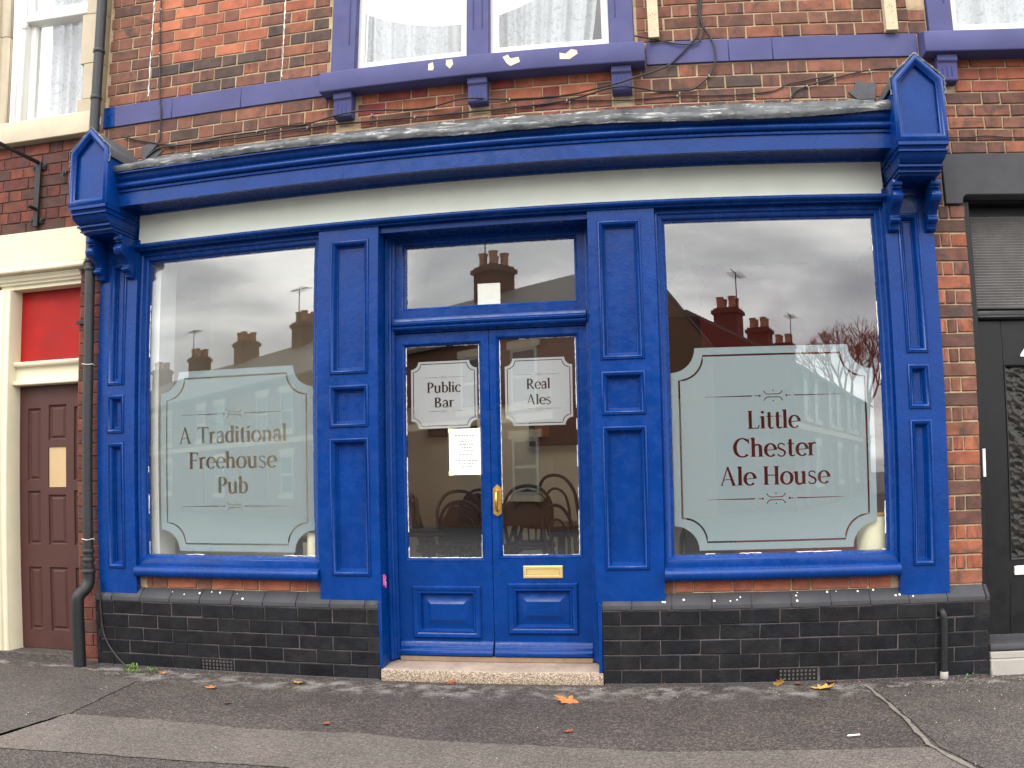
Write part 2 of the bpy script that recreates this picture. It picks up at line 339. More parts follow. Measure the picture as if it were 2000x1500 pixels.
sheet('tarmac_patch', [(-2.45, -1.21), (-1.8, -1.19), (-1.29, -1.21), (-0.74, -1.16), (-0.39, -1.22), (0.15, -1.24), (0.78, -1.31), (1.2, -1.31), (1.98, -1.33), (2.06, -1.6), (2.3, -2.3),
                        (1.0, -2.1), (0.3, -1.86), (-0.89, -1.71), (-1.55, -1.75), (-2.37, -1.79), (-2.6, -1.9)], 0.004, 'asphalt_light', jit=0.006)
sheet('tarmac_patch', [(-2.53, -0.45), (-2.44, -1.2), (-2.5, -1.63), (-2.62, -1.95), (-5.5, -2.6), (-5.5, -0.3), (-3.6, -0.25), (-3.2, -0.2)], 0.004, 'asphalt_mid', jit=0.008)
sheet('tarmac_patch', [(1.985, -0.26), (2.02, -0.92), (2.02, -1.33), (2.1, -1.58), (2.36, -2.3), (5.5, -2.6), (5.5, -0.24)], 0.004, 'asphalt_mid', jit=0.006)
sheet('tarmac_joint', [(1.945, -0.2), (1.965, -0.5), (1.980, -0.93), (1.975, -1.3), (2.04, -1.58), (2.28, -2.3), (2.305, -2.3), (2.064, -1.57), (1.995, -1.3), (2.0, -0.92), (1.986, -0.5), (1.966, -0.22)], 0.008, 'joint', jit=0.0085)

# ------------------------------------------------------------------ bricks
BL, BH_, BD = 0.226, 0.080, 0.04
def brick_mesh(mat, seed):
    rng = random.Random(seed); j = lambda a: rng.uniform(-a, a); c = 0.004
    hx, hz = BL / 2, BH_ / 2; V = []
    for y, ins in ((BD, 0), (c, 0), (0, c)):
        for sx, sz in ((-1, -1), (1, -1), (1, 1), (-1, 1)): V.append((sx * (hx - ins) + j(0.0026), y + (j(0.0018) if y < BD else 0), sz * (hz - ins) + j(0.0022)))
    F = [(8, 9, 10, 11)] + [(a + i, a + (i + 1) % 4, a + 4 + (i + 1) % 4, a + 4 + i) for a in (0, 4) for i in range(4)]
    m = MB(); m.add(V, F); me = m.mesh('brick', 0, 0); me.materials.append(MT[mat]); return me
BM = {k: [brick_mesh(k, i * 7 + 1) for i in range(6)] for k in ('brick', 'brick_clean', 'black_brick')}
def brick(parent, x0, x1, z0, z1, y, col, kind='brick'):
    o = bpy.data.objects.new('brick', random.choice(BM[kind])); COL.objects.link(o); o.parent = parent
    o.location = ((x0 + x1) / 2 + random.uniform(-.001, .001), y + random.uniform(-0.002, 0.002), (z0 + z1) / 2 + random.uniform(-.0012, .0012)); o.scale = ((x1 - x0) / BL, 1, (z1 - z0) / BH_)
    o.rotation_euler = (0, random.uniform(-0.006, 0.006), 0); o.color = col; return o
def joined_bricks(parent, lst, y, mat):
    m = MB()
    for x0, x1, z0, z1 in lst: m.box(x0, x1, y, y + BD, z0, z1)
    o = tag(m.obj('brick_remainder', mat, parent, 0, 0), kind='stuff'); o.color = (0.013, 0.013, 0.0145, 1); return o
def subtract(iv, cuts):
    out = [iv]
    for a, b in cuts:
        nx = []
        for p, q in out:
            if b <= p or a >= q: nx.append((p, q)); continue
            if a > p: nx.append((p, a))
            if b < q: nx.append((b, q))
        out = nx
    return out
def lay(z0, z1, iv, start, pattern, joint=0.0098):
    """bricks of one course: pattern of lengths repeated from start, clipped to the intervals"""
    tot = sum(pattern); res = []
    for a, b in iv:
        x = start - math.ceil((start - a) / tot + 1) * tot; i = 0
        while x < b:
            x1 = x + pattern[i % len(pattern)]; i += 1
            p, q = max(x + joint / 2, a), min(x1 - joint / 2, b); x = x1
            if q - p > 0.022: res.append((p, q, z0 + joint / 2, z1 - joint / 2))
    return res
S_, H_ = 0.236, 0.118
rc = lambda *cs: random.choice(cs)
def vary(c, a=0.12):
    k = (1.28 if c[0] > 0.03 else 1.0) + random.uniform(-a, a); return (c[0] * k * random.uniform(.96, 1.04), c[1] * k, c[2] * k, 1)
C_BROWN = [srgb(94, 63, 52), srgb(85, 57, 48), srgb(104, 68, 55), srgb(77, 55, 48), srgb(112, 71, 54)]
C_ORANGE = [srgb(146, 85, 62), srgb(138, 79, 58), srgb(150, 91, 67), srgb(130, 76, 57)]
C_DARK = [srgb(58, 49, 47), srgb(50, 45, 46), srgb(68, 55, 50)]
C_RUST = [srgb(128, 75, 55), srgb(120, 69, 51), srgb(114, 66, 53)]

# ================================================================== THE PUB
pub = empty('pub_building', (0, 0, 0), 'red brick pub with royal blue timber shopfront and frosted lettered windows', 'building')

# ---- upper wall: mortar bed with bricks standing proud
wall = MB()
for x0, x1, z0, z1 in ((-3.19, -1.36, 3.45, 5.3), (-1.36, 0.712, 3.45, 3.95), (0.712, 2.515, 3.45, 5.3), (-1.36, 0.712, 5.6, 5.9)):
    wall.box(x0, x1, 0.0062, 0.26, z0, z1)
wall.box(-3.10, 2.51, 0.021, 0.26, 2.91, 3.449)
wall.box(-2.80, -1.395, 0.009, 0.26, 0.0, 0.70); wall.box(0.785, 2.21, 0.009, 0.26, 0.0, 0.70)
wall = wall.obj('front_wall', 'mortar', pub, 0, 0)
cand = []
def addrow(z0, z1, iv, start, colf):
    for b in lay(z0, z1, iv, start, [H_, S_]): cand.append((b, colf(b)))
def col_ul(b):
    x, z = (b[0] + b[1]) / 2, (b[2] + b[3]) / 2
    if -2.74 < x < -1.86 and z > 4.30: return (rc(*C_ORANGE), 'brick_clean')
    if -2.85 < x < -1.80 and 4.20 < z < 4.30: return (rc(C_DARK[0], C_DARK[1], C_DARK[2], C_BROWN[0]), 'brick')
    if -2.8 < x < -1.4 and z > 4.06: return (rc(C_BROWN[0], C_BROWN[2], C_BROWN[4], C_RUST[1], C_DARK[2]), 'brick')
    return (rc(*C_BROWN), 'brick')
def col_b(b):
    x = (b[0] + b[1]) / 2; z = (b[2] + b[3]) / 2
    if -1.38 < x < 0.76 and z > 3.70: return (rc(C_RUST[0], C_RUST[1], C_RUST[2], C_ORANGE[1], srgb(108, 52, 49)), 'brick_clean')
    if -1.38 < x < 0.76: return (rc(C_BROWN[0], C_BROWN[2], C_RUST[2], srgb(100, 54, 49)), 'brick')
    return (rc(*(C_BROWN + [C_DARK[2], C_BROWN[1], C_BROWN[3]])), 'brick')
for k in range(12):
    z0 = 4.060 + k * 0.0895; iv = []
    iv.append((-3.17, -1.378))
    if k < 5: iv.append((0.735, 2.505))
    addrow(z0, z0 + 0.0895, iv, 1.676 + (k % 2) * 0.177, col_ul)
for k in range(4):
    z1 = 3.890 - k * 0.0905; cuts = []
    if z1 > 3.66: cuts = [(-1.318, -1.155), (-0.39, -0.24), (0.55, 0.70)]
    addrow(z1 - 0.0905, z1, subtract((-3.17, 2.50), cuts), 1.695 + (k % 2) * 0.177, col_b)
for x0, x1 in ((-2.735, -1.40), (0.79, 2.16)):
    addrow(0.548, 0.630, [(x0, x1)], x0 + 0.05, lambda b: (rc(*C_RUST), 'brick_clean'))
# the 300 that show largest are bricks of their own, the plinth bricks among them
plinthL = MB().box(-3.10, -1.0, -0.0545, 0.26, -0.02, 0.46); plinthR = MB().box(0.41, 2.75, -0.0545, 0.26, -0.02, 0.46)
for m, x0, x1 in ((plinthL, -3.10, -1.0), (plinthR, 0.41, 2.75)): m.prism_x([(0.009, 0.545), (-0.052, 0.482), (-0.052, 0.455), (0.009, 0.455)], x0, x1)
plinthL = plinthL.obj('plinth', 'mortar_black', pub, 0, 0); plinthR = plinthR.obj('plinth', 'mortar_black', pub, 0, 0)
pl = []; C_BLK = [(0.0085, 0.0090, 0.0108, 1), (0.0095, 0.0098, 0.0112, 1), (0.0078, 0.0082, 0.0098, 1), (0.0108, 0.0106, 0.0118, 1)]
for par, a, b, st, ab in ((plinthL, -3.135, -0.997, -2.748, (-2.293, -2.042)), (plinthR, 0.408, 2.76, 0.514, (1.458, 1.694))):
    for k in range(5):
        z1 = 0.453 - k * 0.0903; cuts = [ab] if k == 4 else []
        for bb in lay(z1 - 0.0903, z1, subtract((a, b), cuts), st + (k % 2) * 0.119 + random.uniform(-.006, .006), [0.2385], 0.0052): pl.append((bb, par))
tot = [(bb[1] - bb[0], 0, (bb, c)) for bb, c in cand] + [(bb[1] - bb[0] + 0.01, 1, (bb, par)) for bb, par in pl]
tot.sort(key=lambda t: -t[0]); rest = []
for i, (ln, k, (bb, x)) in enumerate(tot):
    if i >= 345: rest.append((bb, k, x)); continue
    if k == 0: brick(wall, *bb, 0.0, vary(x[0]), x[1])
    else: brick(x, *bb, -0.060, vary(rc(*C_BLK), 0.12), 'black_brick')
for k, par, mt in ((0, wall, None), (1, plinthL, None), (1, plinthR, None)):
    lst = [b for b, kk, x in rest if kk == k and (k == 0 or x is par)]
    if lst: joined_bricks(par, lst, 0.0 if k == 0 else -0.06, plain('rest_brick', srgb(108, 70, 56), 0.9, 0.25, 12, 0.5) if k == 0 else 'black_brick')
# sloping cap bricks of the plinth
capm = []
for i in range(3):
    rng = random.Random(i); w = 0.232; P = [(0.0, 0.546), (-0.061, 0.486), (-0.061, 0.456), (0.02, 0.456), (0.02, 0.546)]
    m = MB(); m.prism_x([(y + rng.uniform(-.001, .001), z + rng.uniform(-.001, .001)) for y, z in P], -w / 2, w / 2); me = m.mesh('cap_brick', 0.0022); me.materials.append(MT['charcoal']); capm.append(me)
for par, a, b, off in ((plinthL, -3.135, -0.997, 0.1), (plinthR, 0.408, 2.76, 0.06)):
    x = a - off
    while x < b:
        p, q = max(x + .002, a), min(x + 0.236, b); x += 0.2385
        if q - p < 0.02: continue
        o = bpy.data.objects.new('cap_brick', random.choice(capm)); COL.objects.link(o); o.parent = par; o.location = ((p + q) / 2, random.uniform(-.001, .001), random.uniform(-.001, .001)); o.scale = ((q - p) / 0.232, 1, 1)
    MB().box(a + 0.01, b - 0.01, -0.066, -0.03, -0.01, 0.008).obj('base_fillet', 'charcoal', par, 0.004)
# cast air bricks low in the plinth
for par, x0, x1 in ((plinthL, -2.288, -2.047), (plinthR, 1.463, 1.690)):
    ab = MB().box(x0, x1, -0.046, -0.03, 0.006, 0.088).obj('air_brick', 'dark_hole', par)
    g = MB(); nx, nz = 9, 3; dx = (x1 - x0) / nx
    for i in range(nx + 1): g.box(x0 + i * dx - 0.006, x0 + i * dx + 0.006, -0.058, -0.044, 0.006, 0.088)
    for j in range(nz + 1): z = 0.012 + j * 0.0235; g.box(x0, x1, -0.057, -0.0445, z - 0.005, z + 0.005)
    g.obj('grille', 'black_paint', ab, 0.002)
# vertical runs of white filler on the upper left brickwork
rng = random.Random(5)
for xx, z0, z1 in ((-2.815, 4.10, 4.98), (-1.735, 4.09, 4.80)):
    pts = []; z = z0
    m = MB(); L_, R_ = [], []
    while z < z1:
        w = rng.choice((0.0015, 0.002, 0.003, 0.004, 0.007, 0.010)); c = xx + rng.uniform(-.003, .003); L_.append((c - w / 2, -0.004, z)); R_.append((c + w / 2, -0.004, z)); z += 0.022
    n = len(L_); m.add(L_ + R_ + [(x, 0.004, z) for x, y, z in L_ + R_], [(i, n + i, n + i + 1, i + 1) for i in range(n - 1)] + [(2 * n + i, i, i + 1, 2 * n + i + 1) for i in range(n - 1)] + [(n + i, 3 * n + i, 3 * n + i + 1, n + i + 1) for i in range(n - 1)])
    m.obj('filler_run', 'render_white', wall, 0, 0)
# paint splashes on the plinth cap
for n_, (x0, x1) in enumerate(((-3.08, -1.8), (0.75, 2.3))):
    m = MB()
    for i in range(17 if n_ else 8):
        x = random.uniform(x0, x1); z = random.uniform(0.49, 0.54); y = -0.0615 + (z - 0.486); r = random.uniform(0.003, 0.008)
        m.loft([[(x + r * math.cos(a) * k, y - 0.0015 * s - 0.7 * r * math.sin(a) * k * -1, z + r * math.sin(a) * 0.8 * k - 0.001 * s) for a in [2 * math.pi * q / 7 for q in range(7)]] for k, s in ((1, 0), (0.6, 1))])
    tag(m.obj('paint_splashes', 'render_white', plinthR if n_ else plinthL, 0, 0), kind='stuff')

# ---- painted stone band
band = empty('stone_band', parent=pub)
MB().box(-3.19, -3.091, -0.012, 0.02, 3.894, 4.054).obj('band_block', 'blue', band, 0.003)
for x0, x1 in ((-3.090, -2.601), (-2.599, -2.043), (-2.041, -1.40), (0.785, 1.317), (1.319, 1.599), (1.601, 2.54)):
    MB().box(x0, x1, -0.012, 0.02, 3.894, 4.054).obj('band_block', 'purple', band, 0.003)

# ---- upper double window
def upper_window(parent, xs, zt, sillx, brk):
    uw = empty('upper_window', parent=parent)
    for n_, (x0, x1, l, r) in enumerate(xs):
        m = MB().box(x0, x1, -0.012, 0.12, 4.05, zt); o = m.obj('mullion' if l and r else 'jamb', 'purple', uw, 0.004)
        for s, on in ((x1, r), (x0, l)):
            if on:
                sg = -1 if s == x1 else 1; a = s + sg * 0.002
                f = MB().box(min(s + sg * 0.05, s + sg * 0.044), max(s + sg * 0.05, s + sg * 0.044), -0.0165, -0.008, 4.26, zt)
                f.obj('stop_bead', 'purple', o, 0.002)
    prof = [(-0.012, 4.056), (-0.115, 4.010), (-0.122, 4.004), (-0.122, 3.872), (-0.115, 3.866), (0.05, 3.866), (0.05, 4.056)]
    sl = MB().prism_x(prof, *sillx).obj('sill', 'purple', uw, 0.004)
    for x in brk:
        b = MB().prism_x([(0.01, 3.864), (-0.088, 3.864), (-0.088, 3.822), (-0.072, 3.812), (-0.072, 3.70), (-0.064, 3.690), (0.01, 3.690)], x, x + 0.128).obj('bracket', 'purple', uw, 0.003)
        for k in range(3): MB().box(x + 0.026 + k * 0.03, x + 0.034 + k * 0.03, -0.0735, -0.07, 3.715, 3.785).obj('flute', MT['black_paint'] if 0 else 'blue', b, 0.001)
    return uw, sl
uw, sill = upper_window(pub, ((-1.362, -1.186, 0, 1), (-0.400, -0.246, 1, 1), (0.550, 0.714, 1, 0)), 5.6, (-1.395, 0.776), (-1.305, -0.376, 0.558))
def sash(parent, x0, x1, z0, z1, y, mat, pane='glass_up', w=0.06):
    fr = MB().ring(rect(x0, x1, z0, z1), [(0, y + 0.05), (0, y), (w * 0.8, y), (w, y + 0.015), (w, y + 0.05)]).obj('sash', mat, parent, 0, 30)
    MB().box(x0 + w - 0.005, x1 - w + 0.005, y + 0.02, y + 0.024, z0 + w - 0.005, z1 - w + 0.005).obj('pane', pane, parent, 0, 0); return fr
for x0, x1 in ((-1.206, -0.392), (-0.252, 0.560)): sash(uw, x0, x1, 4.082, 5.4, 0.045, 'white')
MB().box(-1.30, 0.66, 0.9, 0.95, 3.9, 5.6).obj('room_back', plain('dim_room_wall', srgb(120, 118, 120), 0.9, 0.05, 3, 0), uw)
# flaked paint on the sill
for pts in ([(-0.63, 3.975), (-0.60, 3.985), (-0.592, 3.94), (-0.60, 3.925), (-0.632, 3.93)], [(-0.51, 3.99), (-0.47, 3.99), (-0.462, 3.955), (-0.485, 3.925), (-0.512, 3.955)],
            [(-0.135, 3.97), (-0.10, 3.985), (-0.085, 3.955), (-0.03, 3.96), (-0.022, 3.925), (-0.085, 3.90), (-0.11, 3.925)], [(0.235, 3.965), (0.275, 3.955), (0.31, 3.985), (0.345, 3.975), (0.352, 3.95), (0.30, 3.915), (0.235, 3.92)]):
    MB().prism_y(pts, -0.1234, -0.120).obj('paint_flake', 'flake', sill, 0, 0)
def curtain(label, x0, x1, z0, z1, y, seed, shear=0):
    rng = random.Random(seed); N, K = 90, 14; ph = [rng.uniform(0, 6) for _ in range(4)]; V = []
    for j in range(K + 1):
        t = j / K; z = z0 + (z1 - z0) * t
        for i in range(N + 1):
            u = i / N; xx = x0 + (x1 - x0 - shear * (1 - t) ** 2) * u
            d = 0.022 * math.sin(u * 34 + ph[0] + 0.5 * math.sin(t * 2 + ph[3])) + 0.014 * math.sin(u * 61 + ph[1] + t) + 0.012 * math.sin(u * 15 + ph[2])
            V.append((xx, y + d, z + (0.006 * math.sin(u * 34 + ph[0]) if j == 0 else 0)))
    F = [(j * (N + 1) + i, j * (N + 1) + i + 1, (j + 1) * (N + 1) + i + 1, (j + 1) * (N + 1) + i) for j in range(K) for i in range(N)]
    m = MB(); m.add(V, F); return tag(m.obj('lace_curtain', 'curtain', None, 0, 80), label, 'curtain', 'net curtains upstairs')
curtain('white lace curtain behind the left half of the upstairs double window', -1.16, -0.44, 4.13, 5.4, 0.15, 1)
curtain('white lace curtain behind the right half of the double window, drawn off its edge', -0.21, 0.52, 4.12, 5.4, 0.15, 2, 0.10)

# ---- pilasters
def panels_of(parent, X0, X1, zs, yf, inset=0.0, mw=0.038, rec=0.022):
    """stiles and rails round sunk panels, each edged with a mitred ovolo"""
    Z0, Z1 = parent['z0'], parent['z1']
def pilaster(x0, x1, z0, z1, px0, px1, zs, yf=-0.04, mw=0.036):
    m = MB(); m.box(x0, px0, yf, 0.06, z0, z1).box(px1, x1, yf, 0.06, z0, z1)
    zz_ = [z0] + [v for ab in zs for v in ab] + [z1]
    for i in range(0, len(zz_), 2): m.box(px0, px1, yf, 0.06, zz_[i], zz_[i + 1])
    m.box(px0 - 0.002, px1 + 0.002, yf + 0.036, 0.06, z0 + 0.01, z1 - 0.01)
    p = m.obj('pilaster', 'blue', pub, 0, 30)
    for a, b in zs:
        w = min(mw, (px1 - px0) * 0.33)
        prof = [(-0.010, yf + 0.001), (-0.010, yf - 0.006), (-0.006, yf - 0.010), (0.002, yf - 0.010), (0.006, yf - 0.005)] + [(0.006 + (w - 0.012) * t, yf - 0.013 + 0.040 * t ** 1.6) for t in (0.0, 0.2, 0.4, 0.6, 0.8, 1.0)] + [(w - 0.002, yf + 0.028), (w, yf + 0.034), (w, yf + 0.0365)]
        MB().ring(rect(px0, px1, a, b), prof).obj('panel_moulding', 'blue', p, 0, 50)
    return p
ZP = [(0.69, 1.545), (1.63, 1.88), (1.968, 2.818)]
pilaster(-1.395, -0.980, 0.50, 2.915, -1.297, -1.053, [(0.672, 1.527), (1.615, 1.866), (1.956, 2.815)])
pilaster(0.372, 0.785, 0.50, 2.915, 0.442, 0.688, [(0.708, 1.553), (1.640, 1.886), (1.976, 2.825)])
pilaster(-3.108, -2.795, 0.505, 2.99, -3.013, -2.892, ZP, mw=0.040)
pilaster(2.208, 2.515, 0.505, 2.99, 2.297, 2.415, ZP, mw=0.040)

# ---- consoles: gabled blocks over the end pilasters
def console(xc):
    c = empty('console', parent=pub); hw = 0.150; yf = -0.42; ze, za, zb = 3.535, 3.69, 3.148
    body = MB().prism_y([(xc - hw, zb), (xc + hw, zb), (xc + hw, ze), (xc, za), (xc - hw, ze)], yf + 0.034, 0.02).obj('console_block', 'blue', c, 0.004)
    pent = [(xc - hw - 0.004, zb), (xc + hw + 0.004, zb), (xc + hw + 0.004, ze), (xc, za + 0.006), (xc - hw - 0.004, ze)]
    prof = [(0, yf + 0.04), (0, yf + 0.004), (0.004, yf)] + [(0.006 + 0.03 * t, yf - 0.010 * math.sin(t * math.pi)) for t in (0.2, 0.4, 0.6, 0.8, 1.0)] + [(0.040, yf + 0.008), (0.046, yf + 0.010), (0.047, yf + 0.0335)]
    MB().ring(pent, prof).obj('gable_moulding', 'blue', c, 0, 50)
    # stepped bed mouldings returning round the block
    lv = [(3.147, .152, -.418), (3.126, .152, -.418), (3.124, .143, -.400), (3.104, .141, -.392), (3.102, .151, -.406), (3.092, .151, -.406), (3.090, .142, -.388), (3.072, .141, -.380), (3.055, .136, -.360), (3.038, .127, -.328), (3.034, .137, -.338), (3.022, .137, -.338),
          (3.020, .128, -.315), (3.008, .126, -.304), (3.006, .132, -.310), (2.998, .132, -.310), (2.996, .122, -.285), (2.986, .120, -.275)]
    k = (hw / 0.152)
    MB().loft([[(xc - a * k, 0.02, z), (xc + a * k, 0.02, z), (xc + a * k, y, z), (xc - a * k, y, z)] for z, a, y in reversed(lv)]).obj('bed_moulding', 'blue', c, 0, 30)
    # scrolled brackets
    sc = [(0.0, 2.984), (-0.225, 2.984), (-0.225, 2.950), (-0.205, 2.946), (-0.205, 2.938), (-0.222, 2.934)] + [(-0.165 - 0.062 * math.cos(R(a)), 2.888 + 0.045 * math.sin(R(a))) for a in (60, 30, 0, -30, -60)] + \
         [(-0.165, 2.838), (-0.132, 2.818), (-0.112, 2.796), (-0.112, 2.786)] + [(-0.105 - 0.022 * math.cos(R(a)), 2.768 + 0.018 * math.sin(R(a))) for a in (60, 20, -20, -60)] + \
         [(-0.100, 2.745), (-0.088, 2.742), (-0.088, 2.734), (-0.080, 2.730), (-0.080, 2.718), (-0.068, 2.708), (-0.036, 2.704), (0.0, 2.704)]
    for dx in (-0.118, 0.118): MB().prism_x(sc, xc + dx - 0.030, xc + dx + 0.030).obj('scroll_bracket', 'blue', c, 0.0015, 50)
    MB().prism_x([(0, 2.985), (-0.06, 2.985), (-0.06, 2.97), (-0.045, 2.965), (-0.045, 2.94), (0, 2.94)], xc - 0.088, xc + 0.088).obj('neck_moulding', 'blue', c, 0.001)
    # felted roof with a lead edge
    for sx in (-1, 1):
        e = [(xc, za + 0.010), (xc + sx * (hw + 0.012), ze + 0.004), (xc + sx * (hw + 0.016), ze - 0.055), (xc + sx * (hw + 0.006), ze - 0.055), (xc + sx * (hw + 0.004), ze - 0.002), (xc, za - 0.002)]
        MB().prism_y(e, yf + 0.012, 0.012).obj('roof_sheet', 'slate', c, 0.002)
        m = MB(); rng = random.Random(int(xc * 100) + sx)
        e2 = [(xc, za + 0.013), (xc + sx * (hw + 0.015), ze + 0.006), (xc + sx * (hw + 0.012), ze - 0.11)]; path = []
        for i in range(2):
            for k_ in range(9):
                t = k_ / 9; path.append((e2[i][0] + (e2[i + 1][0] - e2[i][0]) * t + rng.uniform(-.003, .003), yf + 0.008 + rng.uniform(-.002, .002), e2[i][1] + (e2[i + 1][1] - e2[i][1]) * t + rng.uniform(-.003, .003)))
        m.tube(path, [rng.uniform(0.003, 0.008) for _ in path], 6).obj('lead_edge', 'lead', c, 0, 50)
    return c
console(-2.962); console(2.372)

# ---- fascia, moulding and cornice
XL, XR = -2.812, 2.222
MB().box(XL, XR, -0.020, 0.0205, 2.945, 3.180).obj('fascia_board', 'cream_fascia', pub, 0.002)
MB().prism_x([(0.02, 2.905), (-0.050, 2.905), (-0.052, 2.912), (-0.066, 2.916)] + [(-0.062 - 0.022 * math.cos(R(a)), 2.934 + 0.017 * math.sin(R(a))) for a in (-60, -30, 0, 30, 60)] + [(-0.045, 2.953), (-0.024, 2.956), (0.02, 2.956)], XL - 0.01, XR + 0.01).obj('fascia_moulding', 'blue', pub, 0, 40)
co = [(0.0, 3.172), (-0.045, 3.172), (-0.060, 3.185), (-0.085, 3.195), (-0.24, 3.195), (-0.24, 3.166), (-0.27, 3.166), (-0.27, 3.258), (-0.282, 3.262), (-0.284, 3.276), (-0.276, 3.282)] + \
     [(-0.286 - 0.020 * math.sin(R(a)), 3.284 + 0.021 * (1 - math.cos(R(a)))) for a in (20, 50, 80, 110, 140, 170)] + [(-0.288, 3.330), (-0.296, 3.336)] + [(-0.296 - 0.034 * t - 0.006 * math.sin(t * 6.283), 3.338 + 0.042 * t) for t in (0.2, 0.4, 0.6, 0.8, 1.0)] + [(-0.338, 3.376), (-0.338, 3.384), (0.0, 3.40)]
cor = MB().prism_x(co, XL, XR).obj('cornice', 'blue', pub, 0, 40)
MB().box(-1.152, -1.138, -0.2715, -0.268, 3.166, 3.259).obj('board_joint', 'blue', cor, 0.001)
# crumpled lead over the cornice
rng = random.Random(3); NX = 260; prof = [(-0.340, 3.366), (-0.352, 3.386), (-0.350, 3.408), (-0.335, 3.418), (-0.24, 3.452), (-0.12, 3.505), (-0.03, 3.545), (-0.010, 3.565), (-0.008, 3.600)]
V, off = [], [0, 0, 0]
hump = lambda x, c, w: math.exp(-((x - c) / w) ** 2)
for i in range(NX + 1):
    x = XL - 0.004 + (XR - XL + 0.008) * i / NX
    off[0] = off[0] * 0.9 + rng.uniform(-.0030, .0030); off[1] = off[1] * 0.8 + rng.uniform(-.0050, .0050); off[2] = off[2] * 0.85 + rng.uniform(-.0050, .0050)
    base = -0.025 * hump(x, 0.9, 1.4) + 0.022 * hump(x, -1.9, 1.0) + 0.02 * hump(x, 2.3, 0.35) + 0.02 * hump(x, -2.8, 0.5)
    for j, (y, z) in enumerate(prof):
        f = (0.6, 0.9, 1, 1.2, 1.2, 1, .8, .3, .8)[j]; k = (1, 1, 1, 1, .9, .7, .5, .4, .7)[j]
        dz = off[0] * f + (off[1] if j in (3, 4, 5) else 0) + base * k + 0.022 * hump(x, -0.145, 0.02) * (j in (2, 3, 4)) + 0.008 * math.sin(x * 3.1) * (j < 4)
        V.append((x, y + off[2] * (j < 7) * 0.7, z + dz * (1 if j < 7 else 0.5) + (rng.uniform(-.004, .004) if j == 8 else 0)))
n = len(prof); F = [(i * n + j, (i + 1) * n + j, (i + 1) * n + j + 1, i * n + j + 1) for i in range(NX) for j in range(n - 1)]
m = MB(); m.add(V, F); m.obj('lead_flashing', 'lead', pub, 0, 70)
for s, x0 in ((1, -2.83), (-1, 2.235)):
    o2 = [(x0, 3.60), (x0 + s * 0.12, 3.60), (x0 + s * 0.175, 3.655), (x0 + s * 0.13, 3.675), (x0 + s * 0.12, 3.725), (x0 - s * 0.01, 3.715)]
    MB().prism_y(o2 if s > 0 else o2[::-1], -0.011, 0.0).obj('lead_soaker', 'slate', pub, 0.003)

# ---- etched film lettering: strokes are cut out of the film
T_, t_ = 0.165, 0.066
def stroke(pts, ws, closed=False):
    n = len(pts); L2 = []
    for i, p in enumerate(pts):
        a = pts[i - 1] if (i or closed) else pts[i]; b = pts[(i + 1) % n] if (i < n - 1 or closed) else pts[i]
        d = Vector((b[0] - a[0], b[1] - a[1])); d = d.normalized() if d.length > 1e-9 else Vector((1, 0)); w = ws[i] / 2
        L2.append(((p[0] - d.y * w, p[1] + d.x * w), (p[0] + d.y * w, p[1] - d.x * w)))
    return [[L2[i][0], L2[i][1], L2[(i + 1) % n][1], L2[(i + 1) % n][0]] for i in range(n if closed else n - 1)]
def dot(cx, cy, r, n=10): return [[(cx + r * math.cos(2 * math.pi * k / n), cy + r * math.sin(2 * math.pi * k / n)) for k in range(n)]]
def ell(cx, cy, rx, ry, a0, a1, T=T_, t=t_, n=20, tilt=0):
    pts, ws = [], []
    full = abs(a1 - a0) >= 360; N = n if not full else n
    for i in range(N + (0 if full else 1)):
        a = R(a0 + (a1 - a0) * i / N); pts.append((cx + rx * math.cos(a), cy + ry * math.sin(a))); ws.append(t + (T - t) * abs(math.cos(a + tilt)) ** 1.3)
    return stroke(pts, ws, full)
def stem(x, y0, y1, w=T_, top=1, bot=1, sl=0.07):
    q = [[(x - w / 2, y0), (x + w / 2, y0), (x + w / 2, y1), (x - w / 2, y1)]]
    if bot: q.append([(x - w / 2 - sl, y0), (x + w / 2 + sl, y0), (x + w / 2, y0 + 0.055), (x - w / 2, y0 + 0.055)])
    if top == 1: q.append([(x - w / 2 - sl, y1), (x - w / 2, y1 - 0.055), (x + w / 2, y1 - 0.055), (x + w / 2 + sl, y1)])
    if top == 2: q.append([(x - w / 2 - 0.075, y1 - 0.045), (x - w / 2, y1 - 0.10), (x + w / 2, y1 + 0.0), (x - w / 2 + 0.03, y1 + 0.005)])
    return q
def bez(p0, p1, p2, p3, n=10): return [tuple((1 - t) ** 3 * a + 3 * (1 - t) ** 2 * t * b + 3 * (1 - t) * t * t * c + t ** 3 * d for a, b, c, d in zip(p0, p1, p2, p3)) for t in [i / n for i in range(n + 1)]]
def lerpw(a, b, n): return [a + (b - a) * i / n for i in range(n + 1)]
XH = 0.70
def arch(x0, x1):
    p = bez((x0, 0.48), (x0 + 0.04, XH * 0.96), (x1, XH * 1.10), (x1, 0.42)); return stroke(p, [t_ * 0.8, t_, t_ * 1.1, t_ * 1.25, t_ * 1.5, 0.085, 0.10, 0.115, T_, T_, T_])
